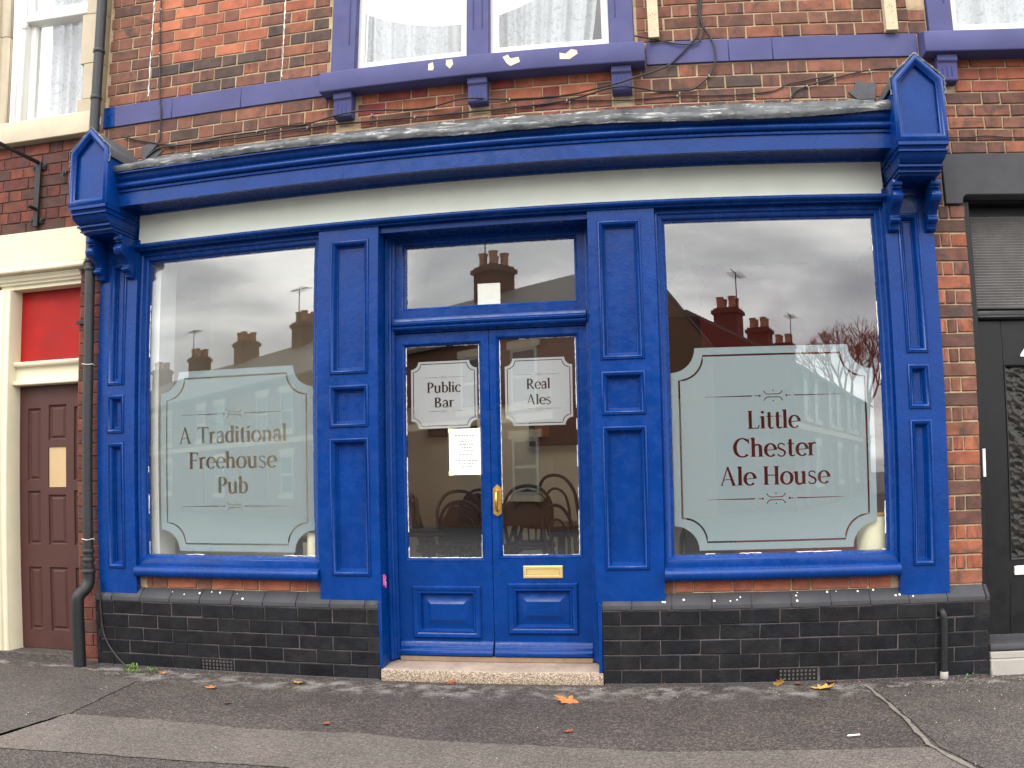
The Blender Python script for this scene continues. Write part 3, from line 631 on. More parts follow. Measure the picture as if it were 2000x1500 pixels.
def glyph(ch):
    g = []
    if ch == 'A': g += stroke([(0.07, 0.02), (0.37, 1.02)], [0.06, 0.06]) + stroke([(0.36, 1.02), (0.66, 0.0)], [0.10, 0.15]) + stroke([(0.17, 0.30), (0.34, 0.34), (0.56, 0.31)], [0.045] * 3) + [[(-0.02, 0), (0.18, 0), (0.10, 0.05)], [(0.52, 0), (0.80, 0), (0.68, 0.06)]]; return g, 0.82
    if ch == 'T': g += stem(0.36, 0, 1.0, T_ * 1.05, 0) + stroke([(0.02, 0.965), (0.70, 0.965)], [0.07, 0.07]) + [[(0.0, 0.80), (0.035, 0.80), (0.09, 0.99), (0.02, 0.99)], [(0.72, 0.80), (0.685, 0.80), (0.63, 0.99), (0.70, 0.99)]]; return g, 0.74
    if ch == 'F': g += stem(0.15, 0, 1.0) + stroke([(0.15, 0.97), (0.56, 0.97)], [0.06, 0.06]) + stroke([(0.15, 0.52), (0.45, 0.52)], [0.05, 0.05]) + [[(0.585, 0.80), (0.55, 0.80), (0.48, 0.99), (0.57, 0.99)], [(0.46, 0.42), (0.43, 0.42), (0.43, 0.62), (0.46, 0.62)]]; return g, 0.62
    if ch in 'PRB':
        g += stem(0.15, 0, 1.0)
        if ch == 'B': g += ell(0.22, 0.755, 0.27, 0.225, -90, 90) + ell(0.22, 0.265, 0.32, 0.245, -90, 90) + stroke([(0.15, 0.975), (0.24, 0.975)], [t_] * 2) + stroke([(0.15, 0.52), (0.24, 0.52)], [t_] * 2) + stroke([(0.15, 0.025), (0.24, 0.025)], [t_] * 2); return g, 0.68
        g += ell(0.22, 0.72, 0.30, 0.255, -90, 90) + stroke([(0.15, 0.972), (0.24, 0.972)], [t_] * 2)
        if ch == 'R': g += stroke([(0.18, 0.468), (0.30, 0.468)], [t_] * 2) + stroke([(0.30, 0.49), (0.66, 0.0)], [0.11, 0.13]) + [[(0.56, 0), (0.78, 0), (0.70, 0.05)]]; return g, 0.74
        g += stroke([(0.20, 0.466), (0.30, 0.47)], [t_] * 2); return g, 0.62
    if ch == 'L': g += stem(0.15, 0, 1.0) + stroke([(0.1, 0.03), (0.58, 0.03)], [0.06, 0.06]) + [[(0.62, 0.22), (0.585, 0.22), (0.48, 0.0), (0.57, 0.0)]]; return g, 0.64
    if ch == 'C': g += ell(0.44, 0.5, 0.36, 0.49, 48, 312, T_ * 1.1, t_) + [[(0.73, 0.70), (0.765, 0.70), (0.765, 0.97), (0.73, 0.97), (0.66, 0.85)]]; return g, 0.82
    if ch == 'H': g += stem(0.15, 0, 1.0) + stem(0.66, 0, 1.0) + stroke([(0.15, 0.52), (0.66, 0.52)], [0.055] * 2); return g, 0.82
    if ch == 'a': g += stem(0.43, 0.0, 0.46, T_, 0, 0) + [[(0.40, 0), (0.56, 0), (0.50, 0.06), (0.40, 0.06)]] + stroke(bez((0.10, 0.53), (0.16, 0.76), (0.43, 0.76), (0.43, 0.44)), lerpw(0.075, T_, 10)) + stroke(bez((0.43, 0.40), (0.2, 0.40), (0.09, 0.32), (0.10, 0.18)), lerpw(t_, 0.11, 10)) + stroke(bez((0.10, 0.19), (0.11, -0.05), (0.32, -0.04), (0.43, 0.13)), lerpw(0.11, t_, 10)); return g, 0.58
    if ch == 'b': g += stem(0.14, 0, 1.03, T_, 2, 0) + ell(0.30, 0.345, 0.23, 0.33, -150, 150); return g, 0.60
    if ch == 'c': g += ell(0.32, 0.345, 0.24, 0.335, 50, 315) + dot(0.475, 0.56, 0.065); return g, 0.54
    if ch == 'd': g += stem(0.47, 0, 1.03, T_, 2, 0) + [[(0.46, 0), (0.60, 0), (0.53, 0.055)]] + ell(0.31, 0.345, 0.23, 0.33, 30, 330); return g, 0.62
    if ch == 'e': g += ell(0.33, 0.345, 0.24, 0.335, 0, 318, T_, t_, 22) + stroke([(0.10, 0.335), (0.58, 0.37)], [0.045] * 2); return g, 0.60
    if ch == 'h': g += stem(0.14, 0, 1.03, T_, 2) + arch(0.16, 0.49) + stem(0.49, 0, 0.45, T_, 0); return g, 0.64
    if ch == 'i': g += stem(0.14, 0, 0.69, T_, 2) + dot(0.14, 0.90, 0.085); return g, 0.29
    if ch == 'l': g += stem(0.14, 0, 1.03, T_, 2); return g, 0.29
    if ch == 'n': g += stem(0.14, 0, 0.69, T_, 2) + arch(0.16, 0.49) + stem(0.49, 0, 0.45, T_, 0); return g, 0.64
    if ch == 'o': g += ell(0.33, 0.345, 0.25, 0.335, 0, 360, T_, t_, 26); return g, 0.66
    if ch == 'r': g += stem(0.14, 0, 0.69, T_, 2) + stroke(bez((0.17, 0.45), (0.20, 0.66), (0.30, 0.72), (0.41, 0.64)), lerpw(t_, 0.10, 10)); return g, 0.44
    if ch == 's': g += stroke(bez((0.40, 0.56), (0.36, 0.74), (0.07, 0.72), (0.10, 0.52)) + bez((0.10, 0.51), (0.12, 0.36), (0.44, 0.36), (0.42, 0.17))[1:] + bez((0.42, 0.165), (0.40, -0.04), (0.11, -0.05), (0.07, 0.13))[1:], lerpw(t_, 0.075, 10) + lerpw(0.11, 0.11, 9) + lerpw(0.075, t_, 9)); return g, 0.50
    if ch == 't': g += stem(0.18, 0.12, 0.88, T_ * 0.95, 0, 0) + [[(0.125, 0.88), (0.24, 0.88), (0.24, 0.93)]] + stroke([(0.03, 0.665), (0.38, 0.665)], [0.05] * 2) + stroke(bez((0.18, 0.16), (0.19, -0.03), (0.31, -0.02), (0.40, 0.08)), lerpw(T_ * 0.9, 0.035, 10)); return g, 0.42
    if ch == 'u': g += stem(0.14, 0.2, 0.69, T_, 2, 0) + stem(0.50, 0.0, 0.69, T_, 2, 0) + [[(0.49, 0), (0.63, 0), (0.56, 0.05)]] + stroke(bez((0.14, 0.24), (0.14, -0.09), (0.40, -0.05), (0.50, 0.18)), lerpw(T_, t_, 10)); return g, 0.66
    return [], 0.36
def text(s, x0, x1, zb, cap):
    polys, x = [], 0
    for ch in s:
        g, adv = glyph(ch); polys += [[(p[0] + x, p[1]) for p in q] for q in g]; x += adv
    xs = [p[0] for q in polys for p in q]; a, b = min(xs), max(xs); kx = (x1 - x0) / (b - a)
    return [[(x0 + (px - a) * kx, zb + py * cap) for px, py in q] for q in polys]
def ornament(x0, x1, z, u):
    c = (x0 + x1) / 2; q = []
    for s in (-1, 1):
        e = x0 if s < 0 else x1; q += stroke([(e, z), (c + s * u * 1.75, z)], [u * 0.03, u * 0.10])
        for k, r in ((1.12, 0.10), (1.33, 0.065), (1.50, 0.045)): q += dot(c + s * u * k, z, u * r * 0.95, 8)
        q += stroke(bez((c - u * 0.75, z + s * u * 0.40), (c - u * 0.62, z + s * u * 0.02), (c - u * 0.3, z + s * u * 0.13), (c, z + s * u * 0.12)) + bez((c, z + s * u * 0.12), (c + u * 0.3, z + s * u * 0.13), (c + u * 0.62, z + s * u * 0.02), (c + u * 0.75, z + s * u * 0.40))[1:], [u * 0.12] + [u * 0.065] * 19 + [u * 0.12])
        q += dot(c, z + s * u * 0.42, u * 0.06, 8)
    return q
def scooped(x0, x1, z0, z1, r, n=9):
    o = []
    for cx, cz, a0 in ((x0, z0, 90), (x1, z0, 180), (x1, z1, 270), (x0, z1, 360)): o += [(cx + r * math.cos(R(a0 - 90 * i / n)), cz + r * math.sin(R(a0 - 90 * i / n))) for i in range(n + 1)]
    return o
def film(parent, outline, cuts, y, name='etched_film', mat='film'):
    vs_, fs_ = [], []
    tris = [[q[0], q[i], q[i + 1]] for q in cuts for i in range(1, len(q) - 1)]
    for poly in [outline] + tris:
        area = sum(poly[i - 1][0] * poly[i][1] - poly[i][0] * poly[i - 1][1] for i in range(len(poly)))
        if abs(area) < 1e-8: continue
        poly = poly if area > 0 else poly[::-1]
        fs_.append(list(range(len(vs_), len(vs_) + len(poly)))); vs_ += [Vector((p[0] * 10, p[1] * 10)) for p in poly]
    v, e, f, ov, oe, of = delaunay_2d_cdt(vs_, [], fs_, 1, 1e-5)
    keep = [tuple(q) for q, o in zip(f, of) if 0 in o and len(o) == 1]
    m = MB(); m.add([(p.x / 10, y, p.y / 10) for p in v], keep); me = bpy.data.meshes.new(name); me.from_pydata(m.v, [], m.f); me.update()
    bm = bmesh.new(); bm.from_mesh(me); bmesh.ops.delete(bm, geom=[q for q in bm.verts if not q.link_faces], context='VERTS'); bm.to_mesh(me); bm.free()
    return mk(name, me, mat, parent)

# ---- shop windows
def shop_window(x0, x1, gx0, gx1, fo, lines, orn, seed):
    w = empty('shop_window', parent=pub); z0, z1 = 0.70, 2.915
    prof = [(0, 0.12), (0, -0.006), (0.012, -0.010), (0.018, -0.004), (0.020, 0.006), (0.034, 0.010), (0.044, 0.020), (0.046, 0.034), (0.056, 0.036), (0.058, 0.07)]
    o = rect(x0, x1, z0, z1)
    MB().ring(rect(x0, x1, z0 + 0.012, z1 - 0.025), [(a * 1.10, y) for a, y in prof]).obj('frame', 'blue', w, 0, 40)
    MB().box(x0, x1, -0.002, 0.12, z1 - 0.028, z1).obj('head', 'blue', w, 0.003)
    MB().prism_x([(0.06, 0.774), (0.02, 0.772), (-0.004, 0.758), (-0.012, 0.752), (-0.012, 0.700), (0.06, 0.700)], x0, x1).obj('bottom_rail', 'blue', w, 0.003)
    MB().prism_x([(0.06, 0.706), (-0.018, 0.706)] + [(-0.040 - 0.040 * math.cos(R(a)), 0.663 + 0.040 * math.sin(R(a))) for a in (75, 50, 25, 0, -25, -50, -75)] + [(-0.012, 0.620), (0.06, 0.620)], x0 + 0.002, x1 - 0.002).obj('sill_roll', 'blue', w, 0, 50)
    MB().box(x0 + 0.05, x1 - 0.05, 0.046, 0.051, 0.765, 2.885).obj('pane', 'glass', w, 0, 0)
    a, b, c, d, r = fo
    cuts = []
    ins = 0.050; lw = 0.0115; inner = scooped(a + ins, b - ins, c + ins, d - ins, r - 0.002, 9)
    cuts += stroke(inner, [lw] * len(inner), True)
    for s, xa, xb, zb, cap in lines: cuts += text(s, xa, xb, zb, cap)
    for z in orn: cuts += ornament((a + b) / 2 - 0.418, (a + b) / 2 + 0.418, z, 0.074)
    film(w, scooped(a, b, c, d, r), cuts, 0.058)
    # ragged putty line round the pane
    rng = random.Random(seed); m = MB(); gz0, gz1 = 0.778, 2.872
    for p, q in (((gx0, gz0), (gx1, gz0)), ((gx1, gz0), (gx1, gz1)), ((gx1, gz1), (gx0, gz1)), ((gx0, gz1), (gx0, gz0))):
        L3 = math.hypot(q[0] - p[0], q[1] - p[1]); s = rng.uniform(0, .1)
        while s < L3:
            ln = rng.uniform(0.03, 0.22)
            if rng.random() < 0.42:
                e = min(s + ln, L3); pts = []
                n = max(2, int((e - s) / 0.02)); d_ = ((q[0] - p[0]) / L3, (q[1] - p[1]) / L3)
                m.tube([(p[0] + d_[0] * (s + (e - s) * k / n) + rng.uniform(-.002, .002), 0.044, p[1] + d_[1] * (s + (e - s) * k / n) + rng.uniform(-.002, .002)) for k in range(n + 1)], [rng.uniform(0.0015, 0.004) for _ in range(n + 1)], 5)
            s += ln
    tag(m.obj('putty', 'putty', w, 0, 0), kind='stuff'); return w
shop_window(-2.795, -1.395, -2.733, -1.457, (-2.641, -1.464, 0.800, 2.038, 0.146),
            [('A Traditional', -2.489, -1.656, 1.537, 0.112), ('Freehouse', -2.410, -1.725, 1.364, 0.112), ('Pub', -2.186, -1.948, 1.195, 0.111)], (1.735, 1.107), 11)
shop_window(0.785, 2.208, 0.834, 2.142, (0.851, 2.094, 0.798, 2.034, 0.150),
            [('Little', 1.309, 1.637, 1.530, 0.110), ('Chester', 1.217, 1.729, 1.359, 0.114), ('Ale House', 1.132, 1.810, 1.188, 0.112)], (1.730, 1.105), 12)

# ---- recessed doorway
for n_, (x0, x1) in enumerate(((-1.000, -0.978), (0.384, 0.406))):
    ln = MB().box(x0, x1, -0.064 if n_ else -0.060, 0.26, 0.072, 0.499).box(x0 + 0.001, x1 - 0.001, -0.038, 0.26, 0.499, 2.91).obj('lining', 'blue', pub, 0.003)
MB().box(-0.98, 0.386, -0.010, 0.30, 2.862, 2.912).obj('door_soffit', 'blue', pub, 0.003)
dfr = empty('door_frame', parent=pub)
for s, xa in ((1, -0.978), (-1, 0.384)):
    pr = [(0, 0.26), (0, 0.085), (0.010, 0.082), (0.014, 0.092), (0.020, 0.098), (0.022, 0.118), (0.030, 0.122), (0.033, 0.140), (0.046, 0.143), (0.046, 0.26)]
    MB().prism_z([(xa + s * a * 1.12, y) for a, y in pr], 0.10, 2.87).obj('jamb', 'blue', dfr, 0.001, 30)
MB().prism_x([(0.26, 2.222), (0.150, 2.222), (0.146, 2.228), (0.118, 2.240), (0.112, 2.252), (0.120, 2.262), (0.108, 2.268), (0.104, 2.282), (0.116, 2.290), (0.128, 2.296), (0.130, 2.318), (0.26, 2.322)], -0.928, 0.334).obj('transom', 'blue', dfr, 0.001, 30)
fl = empty('fanlight', parent=pub)
MB().ring([(-0.930, 2.322), (0.334, 2.322), (0.334, 2.874), (-0.930, 2.874)], [(0, 0.24), (0, 0.155), (0.050, 0.155), (0.058, 0.162), (0.062, 0.176), (0.070, 0.180), (0.071, 0.24)]).obj('frame', 'blue', fl, 0, 30)
MB().box(-0.868, 0.270, 0.196, 0.200, 2.385, 2.815).obj('pane', 'glass', fl, 0, 0)
def door(x0, x1, gx0, gx1, gz0, gz1, pz0, pz1, px0, px1, sg, lines, right):
    d = empty('door', parent=pub); yf, yb = 0.165, 0.215; z0, z1 = 0.128, 2.218
    m = MB().box(x0, gx0 - 0.022, yf, yb, z0, z1).box(gx1 + 0.022, x1, yf, yb, z0, z1).box(gx0 - 0.022, gx1 + 0.022, yf, yb, gz1 + 0.02, z1).box(gx0 - 0.022, gx1 + 0.022, yf, yb, 0.60, gz0 - 0.02)
    m.box(gx0 - 0.022, px0, yf, yb, z0, 0.60).box(px1, gx1 + 0.022, yf, yb, z0, 0.60).box(px0, px1, yf, yb, pz1, 0.60).box(px0, px1, yf, yb, z0, pz0)
    m.obj('leaf', 'blue', d, 0, 30)
    MB().ring(rect(gx0 - 0.022, gx1 + 0.022, gz0 - 0.02, gz1 + 0.02), [(0, yf + 0.001), (0.004, yf - 0.003), (0.012, yf + 0.006), (0.018, yf + 0.012), (0.020, yf + 0.024), (0.020, yb)]).obj('glazing_bead', 'blue', d, 0, 40)
    MB().box(gx0 - 0.008, gx1 + 0.008, yf + 0.025, yf + 0.029, gz0 - 0.008, gz1 + 0.008).obj('pane', 'glass', d, 0, 0)
    rng = random.Random(int(x0 * 100)); m = MB()
    for (p, q, pb) in (((gx0, gz0), (gx1, gz0), .85), ((gx1, gz0), (gx1, gz1), .7), ((gx1, gz1), (gx0, gz1), .5), ((gx0, gz1), (gx0, gz0), .6)):
        L3 = math.hypot(q[0] - p[0], q[1] - p[1]); s = 0
        while s < L3:
            ln = rng.uniform(0.03, 0.16)
            if rng.random() < pb:
                e = min(s + ln, L3); n = max(2, int((e - s) / 0.015)); d_ = ((q[0] - p[0]) / L3, (q[1] - p[1]) / L3)
                m.tube([(p[0] + d_[0] * (s + (e - s) * k / n) + rng.uniform(-.0015, .0015), yf + 0.0235, p[1] + d_[1] * (s + (e - s) * k / n) + rng.uniform(-.0015, .0015)) for k in range(n + 1)], [rng.uniform(0.0012, 0.0038) for _ in range(n + 1)], 5)
            s += ln
    tag(m.obj('putty', 'putty', d, 0, 0), kind='stuff')
    # raised and fielded lower panel inside a heavy bolection moulding
    o = rect(px0, px1, pz0, pz1)
    MB().ring(o, [(-0.020, yf + 0.001), (-0.020, yf - 0.012), (-0.012, yf - 0.020), (0.004, yf - 0.018), (0.016, yf - 0.008), (0.020, yf - 0.012), (0.028, yf - 0.010), (0.038, yf + 0.008), (0.040, yf + 0.020)]).obj('panel_moulding', 'blue', d, 0, 35)
    MB().ring(o, [(0.036, yf + 0.020), (0.052, yf + 0.018), (0.098, yf - 0.004), (0.100, yf - 0.004), (0.102, yf - 0.004), (min(pz1 - pz0, px1 - px0) / 2, yf - 0.004)]).obj('raised_panel', 'blue', d, 0, 20)
    MB().prism_x([(yf + 0.01, 0.128), (yf - 0.040, 0.130), (yf - 0.042, 0.150), (yf - 0.030, 0.158), (yf - 0.028, 0.176), (yf - 0.014, 0.186), (yf - 0.012, 0.206), (yf, 0.222), (yf + 0.01, 0.222)], x0 + 0.004, x1 - 0.004).obj('weather_bar', 'blue', d, 0.001, 35)
    a, b, c, e, r = sg; cuts = []
    inner = scooped(a + 0.016, b - 0.016, c + 0.016, e - 0.016, r, 8); cuts += stroke(inner, [0.0055] * len(inner), True)
    for s, xa, xb, zb, cap in lines: cuts += text(s, xa, xb, zb, cap)
    for z in (1.929 if not right else 1.925, 1.708 if not right else 1.705): cuts += ornament((a + b) / 2 - 0.146, (a + b) / 2 + 0.146, z, 0.026)
    film(d, scooped(a, b, c, e, r), cuts, yf + 0.034, 'etched_film', 'film_door'); return d
dl = door(-0.927, -0.3025, -0.861, -0.372, 0.757, 2.134, 0.258, 0.558, -0.815, -0.402, (-0.832, -0.389, 1.597, 2.035, 0.050), [('Public', -0.725, -0.496, 1.830, 0.068), ('Bar', -0.677, -0.543, 1.732, 0.066)], False)
dr = door(-0.2985, 0.334, -0.234, 0.256, 0.773, 2.157, 0.290, 0.576, -0.185, 0.222, (-0.205, 0.232, 1.597, 2.032, 0.050), [('Real', -0.066, 0.090, 1.832, 0.066), ('Ales', -0.066, 0.091, 1.732, 0.065)], True)
# brass pull handle and letter plate
hd = MB().prism_y([(-0.290, 1.040), (-0.262, 1.020), (-0.234, 1.040), (-0.234, 1.200), (-0.262, 1.226), (-0.290, 1.200)], 0.158, 0.165).obj('pull_handle', 'brass', dr, 0.002)
MB().tube([(-0.262, 0.16, 1.185), (-0.262, 0.140, 1.182), (-0.262, 0.122, 1.165), (-0.262, 0.118, 1.125), (-0.262, 0.122, 1.085), (-0.262, 0.140, 1.066), (-0.262, 0.16, 1.063)], [0.012, 0.009, 0.010, 0.012, 0.010, 0.009, 0.012], 10).obj('grip', 'brass', hd, 0, 60)
for z in (1.205, 1.043): MB().tube([(-0.262, 0.160, z), (-0.262, 0.154, z)], [0.006, 0.004], 8).obj('screw', 'brass', hd, 0, 60)
lb = MB().ring(rect(-0.103, 0.149, 0.627, 0.706), [(0, 0.166), (0, 0.160), (0.004, 0.157), (0.018, 0.157), (0.021, 0.160)]).obj('letter_plate', 'brass_pale', dr, 0, 30)
MB().box(-0.082, 0.128, 0.1605, 0.166, 0.648, 0.685).obj('flap', 'brass_pale', lb, 0.002)
MB().tube([(-0.250, 0.168, 0.650), (-0.250, 0.1635, 0.650)], 0.006, 10).obj('keyhole', 'dark_hole', dr, 0, 60)
# step and threshold
MB().prism_x([(-0.068, -0.02), (-0.068, 0.060), (-0.058, 0.076), (0.140, 0.088), (0.30, 0.088), (0.30, -0.02)], -0.992, 0.409).obj('door_step', 'step', pub, 0.006, 40, 2)
MB().box(-0.925, 0.332, 0.135, 0.24, 0.088, 0.122).obj('threshold', plain('worn_oak_threshold', srgb(130, 108, 88), 0.85, 0.15, 18, 0.4), pub, 0.004)
MB().prism_y([(-0.9775, 0.668), (-0.974, 0.668), (-0.974, 0.600), (-0.9775, 0.600)], -0.004, 0.016).obj('tape_tab', 'pink', pub, 0, 0)
MB().tube([(-0.9755, 0.006, 0.655), (-0.9755, 0.030, 0.655), (-0.9755, 0.036, 0.640), (-0.9755, 0.020, 0.630), (-0.9755, 0.026, 0.590), (-0.9755, 0.034, 0.580), (-0.9755, 0.036, 0.62)], 0.0045, 6).obj('tape_loop', 'pink', pub, 0, 60)

# ================================================================== THINGS ON THE PUB
nt = empty('notice', (-0.467, 0.158, 1.29), 'white paper notice of opening times taped inside the left door glass', 'notice')
def flat(name, x0, x1, z0, z1, y, mat, parent, th=0.0006): return MB().box(x0, x1, y, y + th, z0, z1).obj(name, mat, parent, 0, 0)
def local(o, parent): o.location = -parent.location; return o
pg = local(flat('page', -0.577, -0.357, 1.291, 1.589, 0.1842, 'paper', nt), nt)
for i, (w, z) in enumerate(((0.15, 1.545), (0.09, 1.508), (0.085, 1.487), (0.06, 1.466), (0.085, 1.445), (0.085, 1.424), (0.15, 1.382), (0.10, 1.362), (0.09, 1.342))):
    rng = random.Random(i); x = -0.467 - w / 2; m = MB()
    while x < -0.467 + w / 2:
        ln = rng.uniform(0.008, 0.02); m.box(x, x + ln, 0.1836, 0.1841, z - 0.0035, z + 0.0035); x += ln + 0.005
    local(m.obj('print_line', 'ink', nt, 0, 0), nt)
for x, z in ((-0.566, 1.578), (-0.368, 1.578), (-0.566, 1.302), (-0.368, 1.302)): local(flat('tape_piece', x - 0.016, x + 0.016, z - 0.014, z + 0.014, 0.1832, 'tape', nt, 0.0004), nt)
tag(flat('card', -0.377, -0.227, 2.386, 2.536, 0.2035, 'paper', None), 'small square white card stuck in the bottom of the fanlight glass', 'card')

# timber battens nailed to the wall
for x0, x1, z0, lab in ((0.806, 0.878, 4.07, 'raw timber batten on the brickwork beside the double window'), (2.337, 2.417, 4.06, 'raw timber batten on the brickwork above the right console')):
    b = empty('timber_batten', (x0, -0.03, z0), lab, 'batten', 'timber battens on the upper wall')
    w = MB().box(0, x1 - x0, -0.022, 0.03, 0, 1.2).obj('batten', 'timber', b, 0.003)
    for dx, dz in ((0.02, 0.16), (0.036, 0.175), (0.05, 0.165), (0.045, 0.05), (0.05, 0.13)): MB().tube([(dx, -0.0205, dz), (dx, -0.0235, dz)], 0.003, 6).obj('nail', 'iron', b, 0, 0)

# cables
def smooth_path(pts, n=6):
    P = [Vector(p) for p in pts]; out = []
    for i in range(len(P) - 1):
        a, b, c, d = P[max(i - 1, 0)], P[i], P[i + 1], P[min(i + 2, len(P) - 1)]
        for k in range(n):
            t = k / n; out.append(0.5 * ((2 * b) + (c - a) * t + (2 * a - 5 * b + 4 * c - d) * t * t + (3 * b - a - 3 * c + d) * t ** 3))
    return out + [P[-1]]
def cable(label, pts, y, r=0.006, clips=()):
    c = empty('cable', (pts[0][0], y, pts[0][1]), label, 'cable', 'cables clipped along the brickwork')
    P = []
    for x, z in pts:
        yy = y
        if 3.85 < z < 4.06: yy = y - 0.012
        if -1.4 < x < 0.78 and 3.86 < z < 4.06: yy = -0.135
        for bx in (-1.305, -0.376, 0.558):
            if bx - 0.03 < x < bx + 0.16 and z > 3.685: yy = -0.10
        P.append((x, yy, z))
    rng = random.Random(len(pts)); Q = smooth_path(P); Q = [Vector((q.x, q.y, q.z + rng.uniform(-.0015, .0015))) for q in Q]
    local(MB().tube(Q, r, 7).obj('cable_run', 'cable', c, 0, 60), c)
    for x, z in clips: local(MB().box(x - 0.004, x + 0.004, y - r - 0.002, 0.0, z - r - 0.003, z + r + 0.002).obj('clip', 'kerb', c, 0.002), c)
cable('upper black cable sagging along the bricks and up past the double window', [(-3.004, 3.804), (-2.792, 3.735), (-2.505, 3.672), (-2.174, 3.689), (-1.905, 3.691), (-1.645, 3.702), (-1.518, 3.699), (-1.146, 3.703), (-0.701, 3.711), (-0.384, 3.71), (-0.11, 3.716), (0.265, 3.715), (0.555, 3.724), (0.704, 3.765), (0.916, 3.872), (1.07, 4.019), (1.128, 4.109), (1.144, 4.252), (1.146, 4.347), (1.15, 4.6)], -0.014, 0.006, [(-1.9, 3.691), (-1.05, 3.704), (-0.11, 3.716)])
cable('lower black cable along the bricks above the lead, looping up on the right', [(-2.789, 3.611), (-2.685, 3.668), (-2.502, 3.67), (-2.306, 3.667), (-1.902, 3.662), (-1.515, 3.668), (-0.748, 3.651), (-0.145, 3.652), (0.263, 3.675), (0.6, 3.708), (0.832, 3.702), (0.995, 3.696), (1.084, 3.709), (1.18, 3.79), (1.225, 3.879), (1.226, 3.99), (1.205, 4.069), (1.164, 4.153), (1.147, 4.249), (1.16, 4.344), (1.163, 4.6)], -0.018, 0.0065, [(-1.515, 3.668), (-0.748, 3.651), (0.263, 3.675), (1.18, 3.79)])
cable('black cable looping behind the left timber batten over the painted band', [(0.717, 4.062), (0.873, 4.059), (1.014, 4.021), (1.113, 4.026), (1.157, 4.091), (1.161, 4.155), (1.15, 4.25), (1.139, 4.346), (1.14, 4.6)], -0.016, 0.005)
cable('thin dark cable crossing the dark bricks right of centre under the band', [(0.262, 3.678), (0.503, 3.66), (0.667, 3.652), (0.971, 3.663), (1.319, 3.654), (1.581, 3.673), (1.693, 3.72), (1.973, 3.769)], -0.010, 0.004, [(0.97, 3.663)])
cable('short black cable rising to the right console flashing', [(1.684, 3.60), (1.717, 3.658), (1.802, 3.699), (1.971, 3.748), (2.211, 3.8), (2.408, 3.815)], -0.012, 0.005, [(1.80, 3.699), (2.211, 3.80)])
cable('black cable dropping straight down the orange bricks at the left', [(-2.752, 5.1), (-2.749, 4.86), (-2.742, 4.616), (-2.724, 4.329), (-2.697, 4.04), (-2.682, 3.958), (-2.686, 3.827), (-2.691, 3.721), (-2.792, 3.613)], -0.014, 0.006, [(-2.742, 4.62), (-2.73, 4.42), (-2.745, 4.78), (-2.69, 3.80)])
cable('thin dark cable on the bricks right of the right console', [(2.56, 3.336), (2.669, 3.335), (2.802, 3.334), (2.936, 3.342), (3.052, 3.331), (3.202, 3.329), (3.6, 3.33)], -0.010, 0.004)

# drain pipes
dp = empty('drainpipe', (-3.17, -0.09, 0), 'grey-black drainpipe running down beside the brown door with a cranked foot', 'drainpipe')
path = [(-3.20, -0.09, 5.4), (-3.20, -0.09, 3.9), (-3.185, -0.09, 3.55), (-3.168, -0.09, 2.9), (-3.155, -0.09, 2.1), (-3.158, -0.09, 1.2), (-3.160, -0.09, 0.66)]
local(MB().tube(path, 0.036, 16).obj('pipe', 'pipe', dp, 0, 60), dp)
local(MB().tube(smooth_path([(-3.160, -0.09, 0.70), (-3.160, -0.092, 0.60), (-3.168, -0.115, 0.545), (-3.190, -0.160, 0.500), (-3.198, -0.172, 0.44), (-3.200, -0.172, 0.20), (-3.200, -0.172, 0.0)], 5), 0.043, 16).obj('cranked_foot', 'iron', dp, 0, 60), dp)
for z, r in ((4.47, 0.042), (4.10, 0.041), (2.86, 0.043), (2.80, 0.043), (0.80, 0.043), (0.66, 0.048), (0.74, 0.043)):
    xx = -3.20 if z > 3.9 else (-3.166 if z > 2 else -3.159)
    local(MB().tube([(xx, -0.09, z - 0.014), (xx, -0.09, z + 0.014)], r, 16).obj('collar', 'pipe', dp, 0.002, 60), dp)
for z in (2.11, 0.885): local(MB().tube([(-3.158 + 0.044 * math.cos(R(a)), -0.09 + 0.044 * math.sin(R(a)), z + 0.004 * math.sin(a)) for a in range(0, 361, 24)], 0.0022, 5).obj('wire_tie', 'putty', dp, 0, 60), dp)
sp = empty('waste_pipe', (2.46, -0.09, 0), 'short black waste pipe with an elbow standing against the right plinth', 'pipe')
local(MB().tube(smooth_path([(2.452, -0.05, 0.405), (2.452, -0.085, 0.402), (2.456, -0.098, 0.375), (2.460, -0.098, 0.30), (2.463, -0.098, 0.03)], 4), 0.0215, 12).obj('pipe', 'iron', sp, 0, 60), sp)
local(MB().tube([(2.463, -0.098, 0.045), (2.463, -0.098, 0.0)], [0.023, 0.027], 12).obj('mortar_foot', 'kerb', sp, 0.002, 60), sp)

# ================================================================== LEFT NEIGHBOUR
hl = empty('terraced_house', (-3.8, 0, 0), 'red brick house with cream stone trim and brown door at the left edge', 'house')
def LL(o): return local(o, hl)
nw = LL(MB().box(-5.2, -3.19, 0.012, 0.26, 3.15, 3.90).box(-3.325, -3.11, 0.012, 0.26, 0, 3.15).box(-5.2, -4.08, 0.012, 0.26, 0.0, 3.15).box(-5.2, -4.09, 0.012, 0.26, 3.9, 5.5).obj('front_wall', 'mortar_dark', hl, 0, 0))
C_NB = [srgb(86, 48, 40), srgb(76, 43, 37), srgb(92, 50, 39), srgb(68, 45, 40)]
for k in range(8):
    z0 = 3.162 + k * 0.0868
    for bb in lay(z0, z0 + 0.0868, [(-4.45, -3.305 if z0 > 3.60 else -3.195)], -4.2 + (k % 2) * 0.177, [H_, S_], 0.007): brick(nw, *bb, 0.004, vary(rc(*C_NB)))
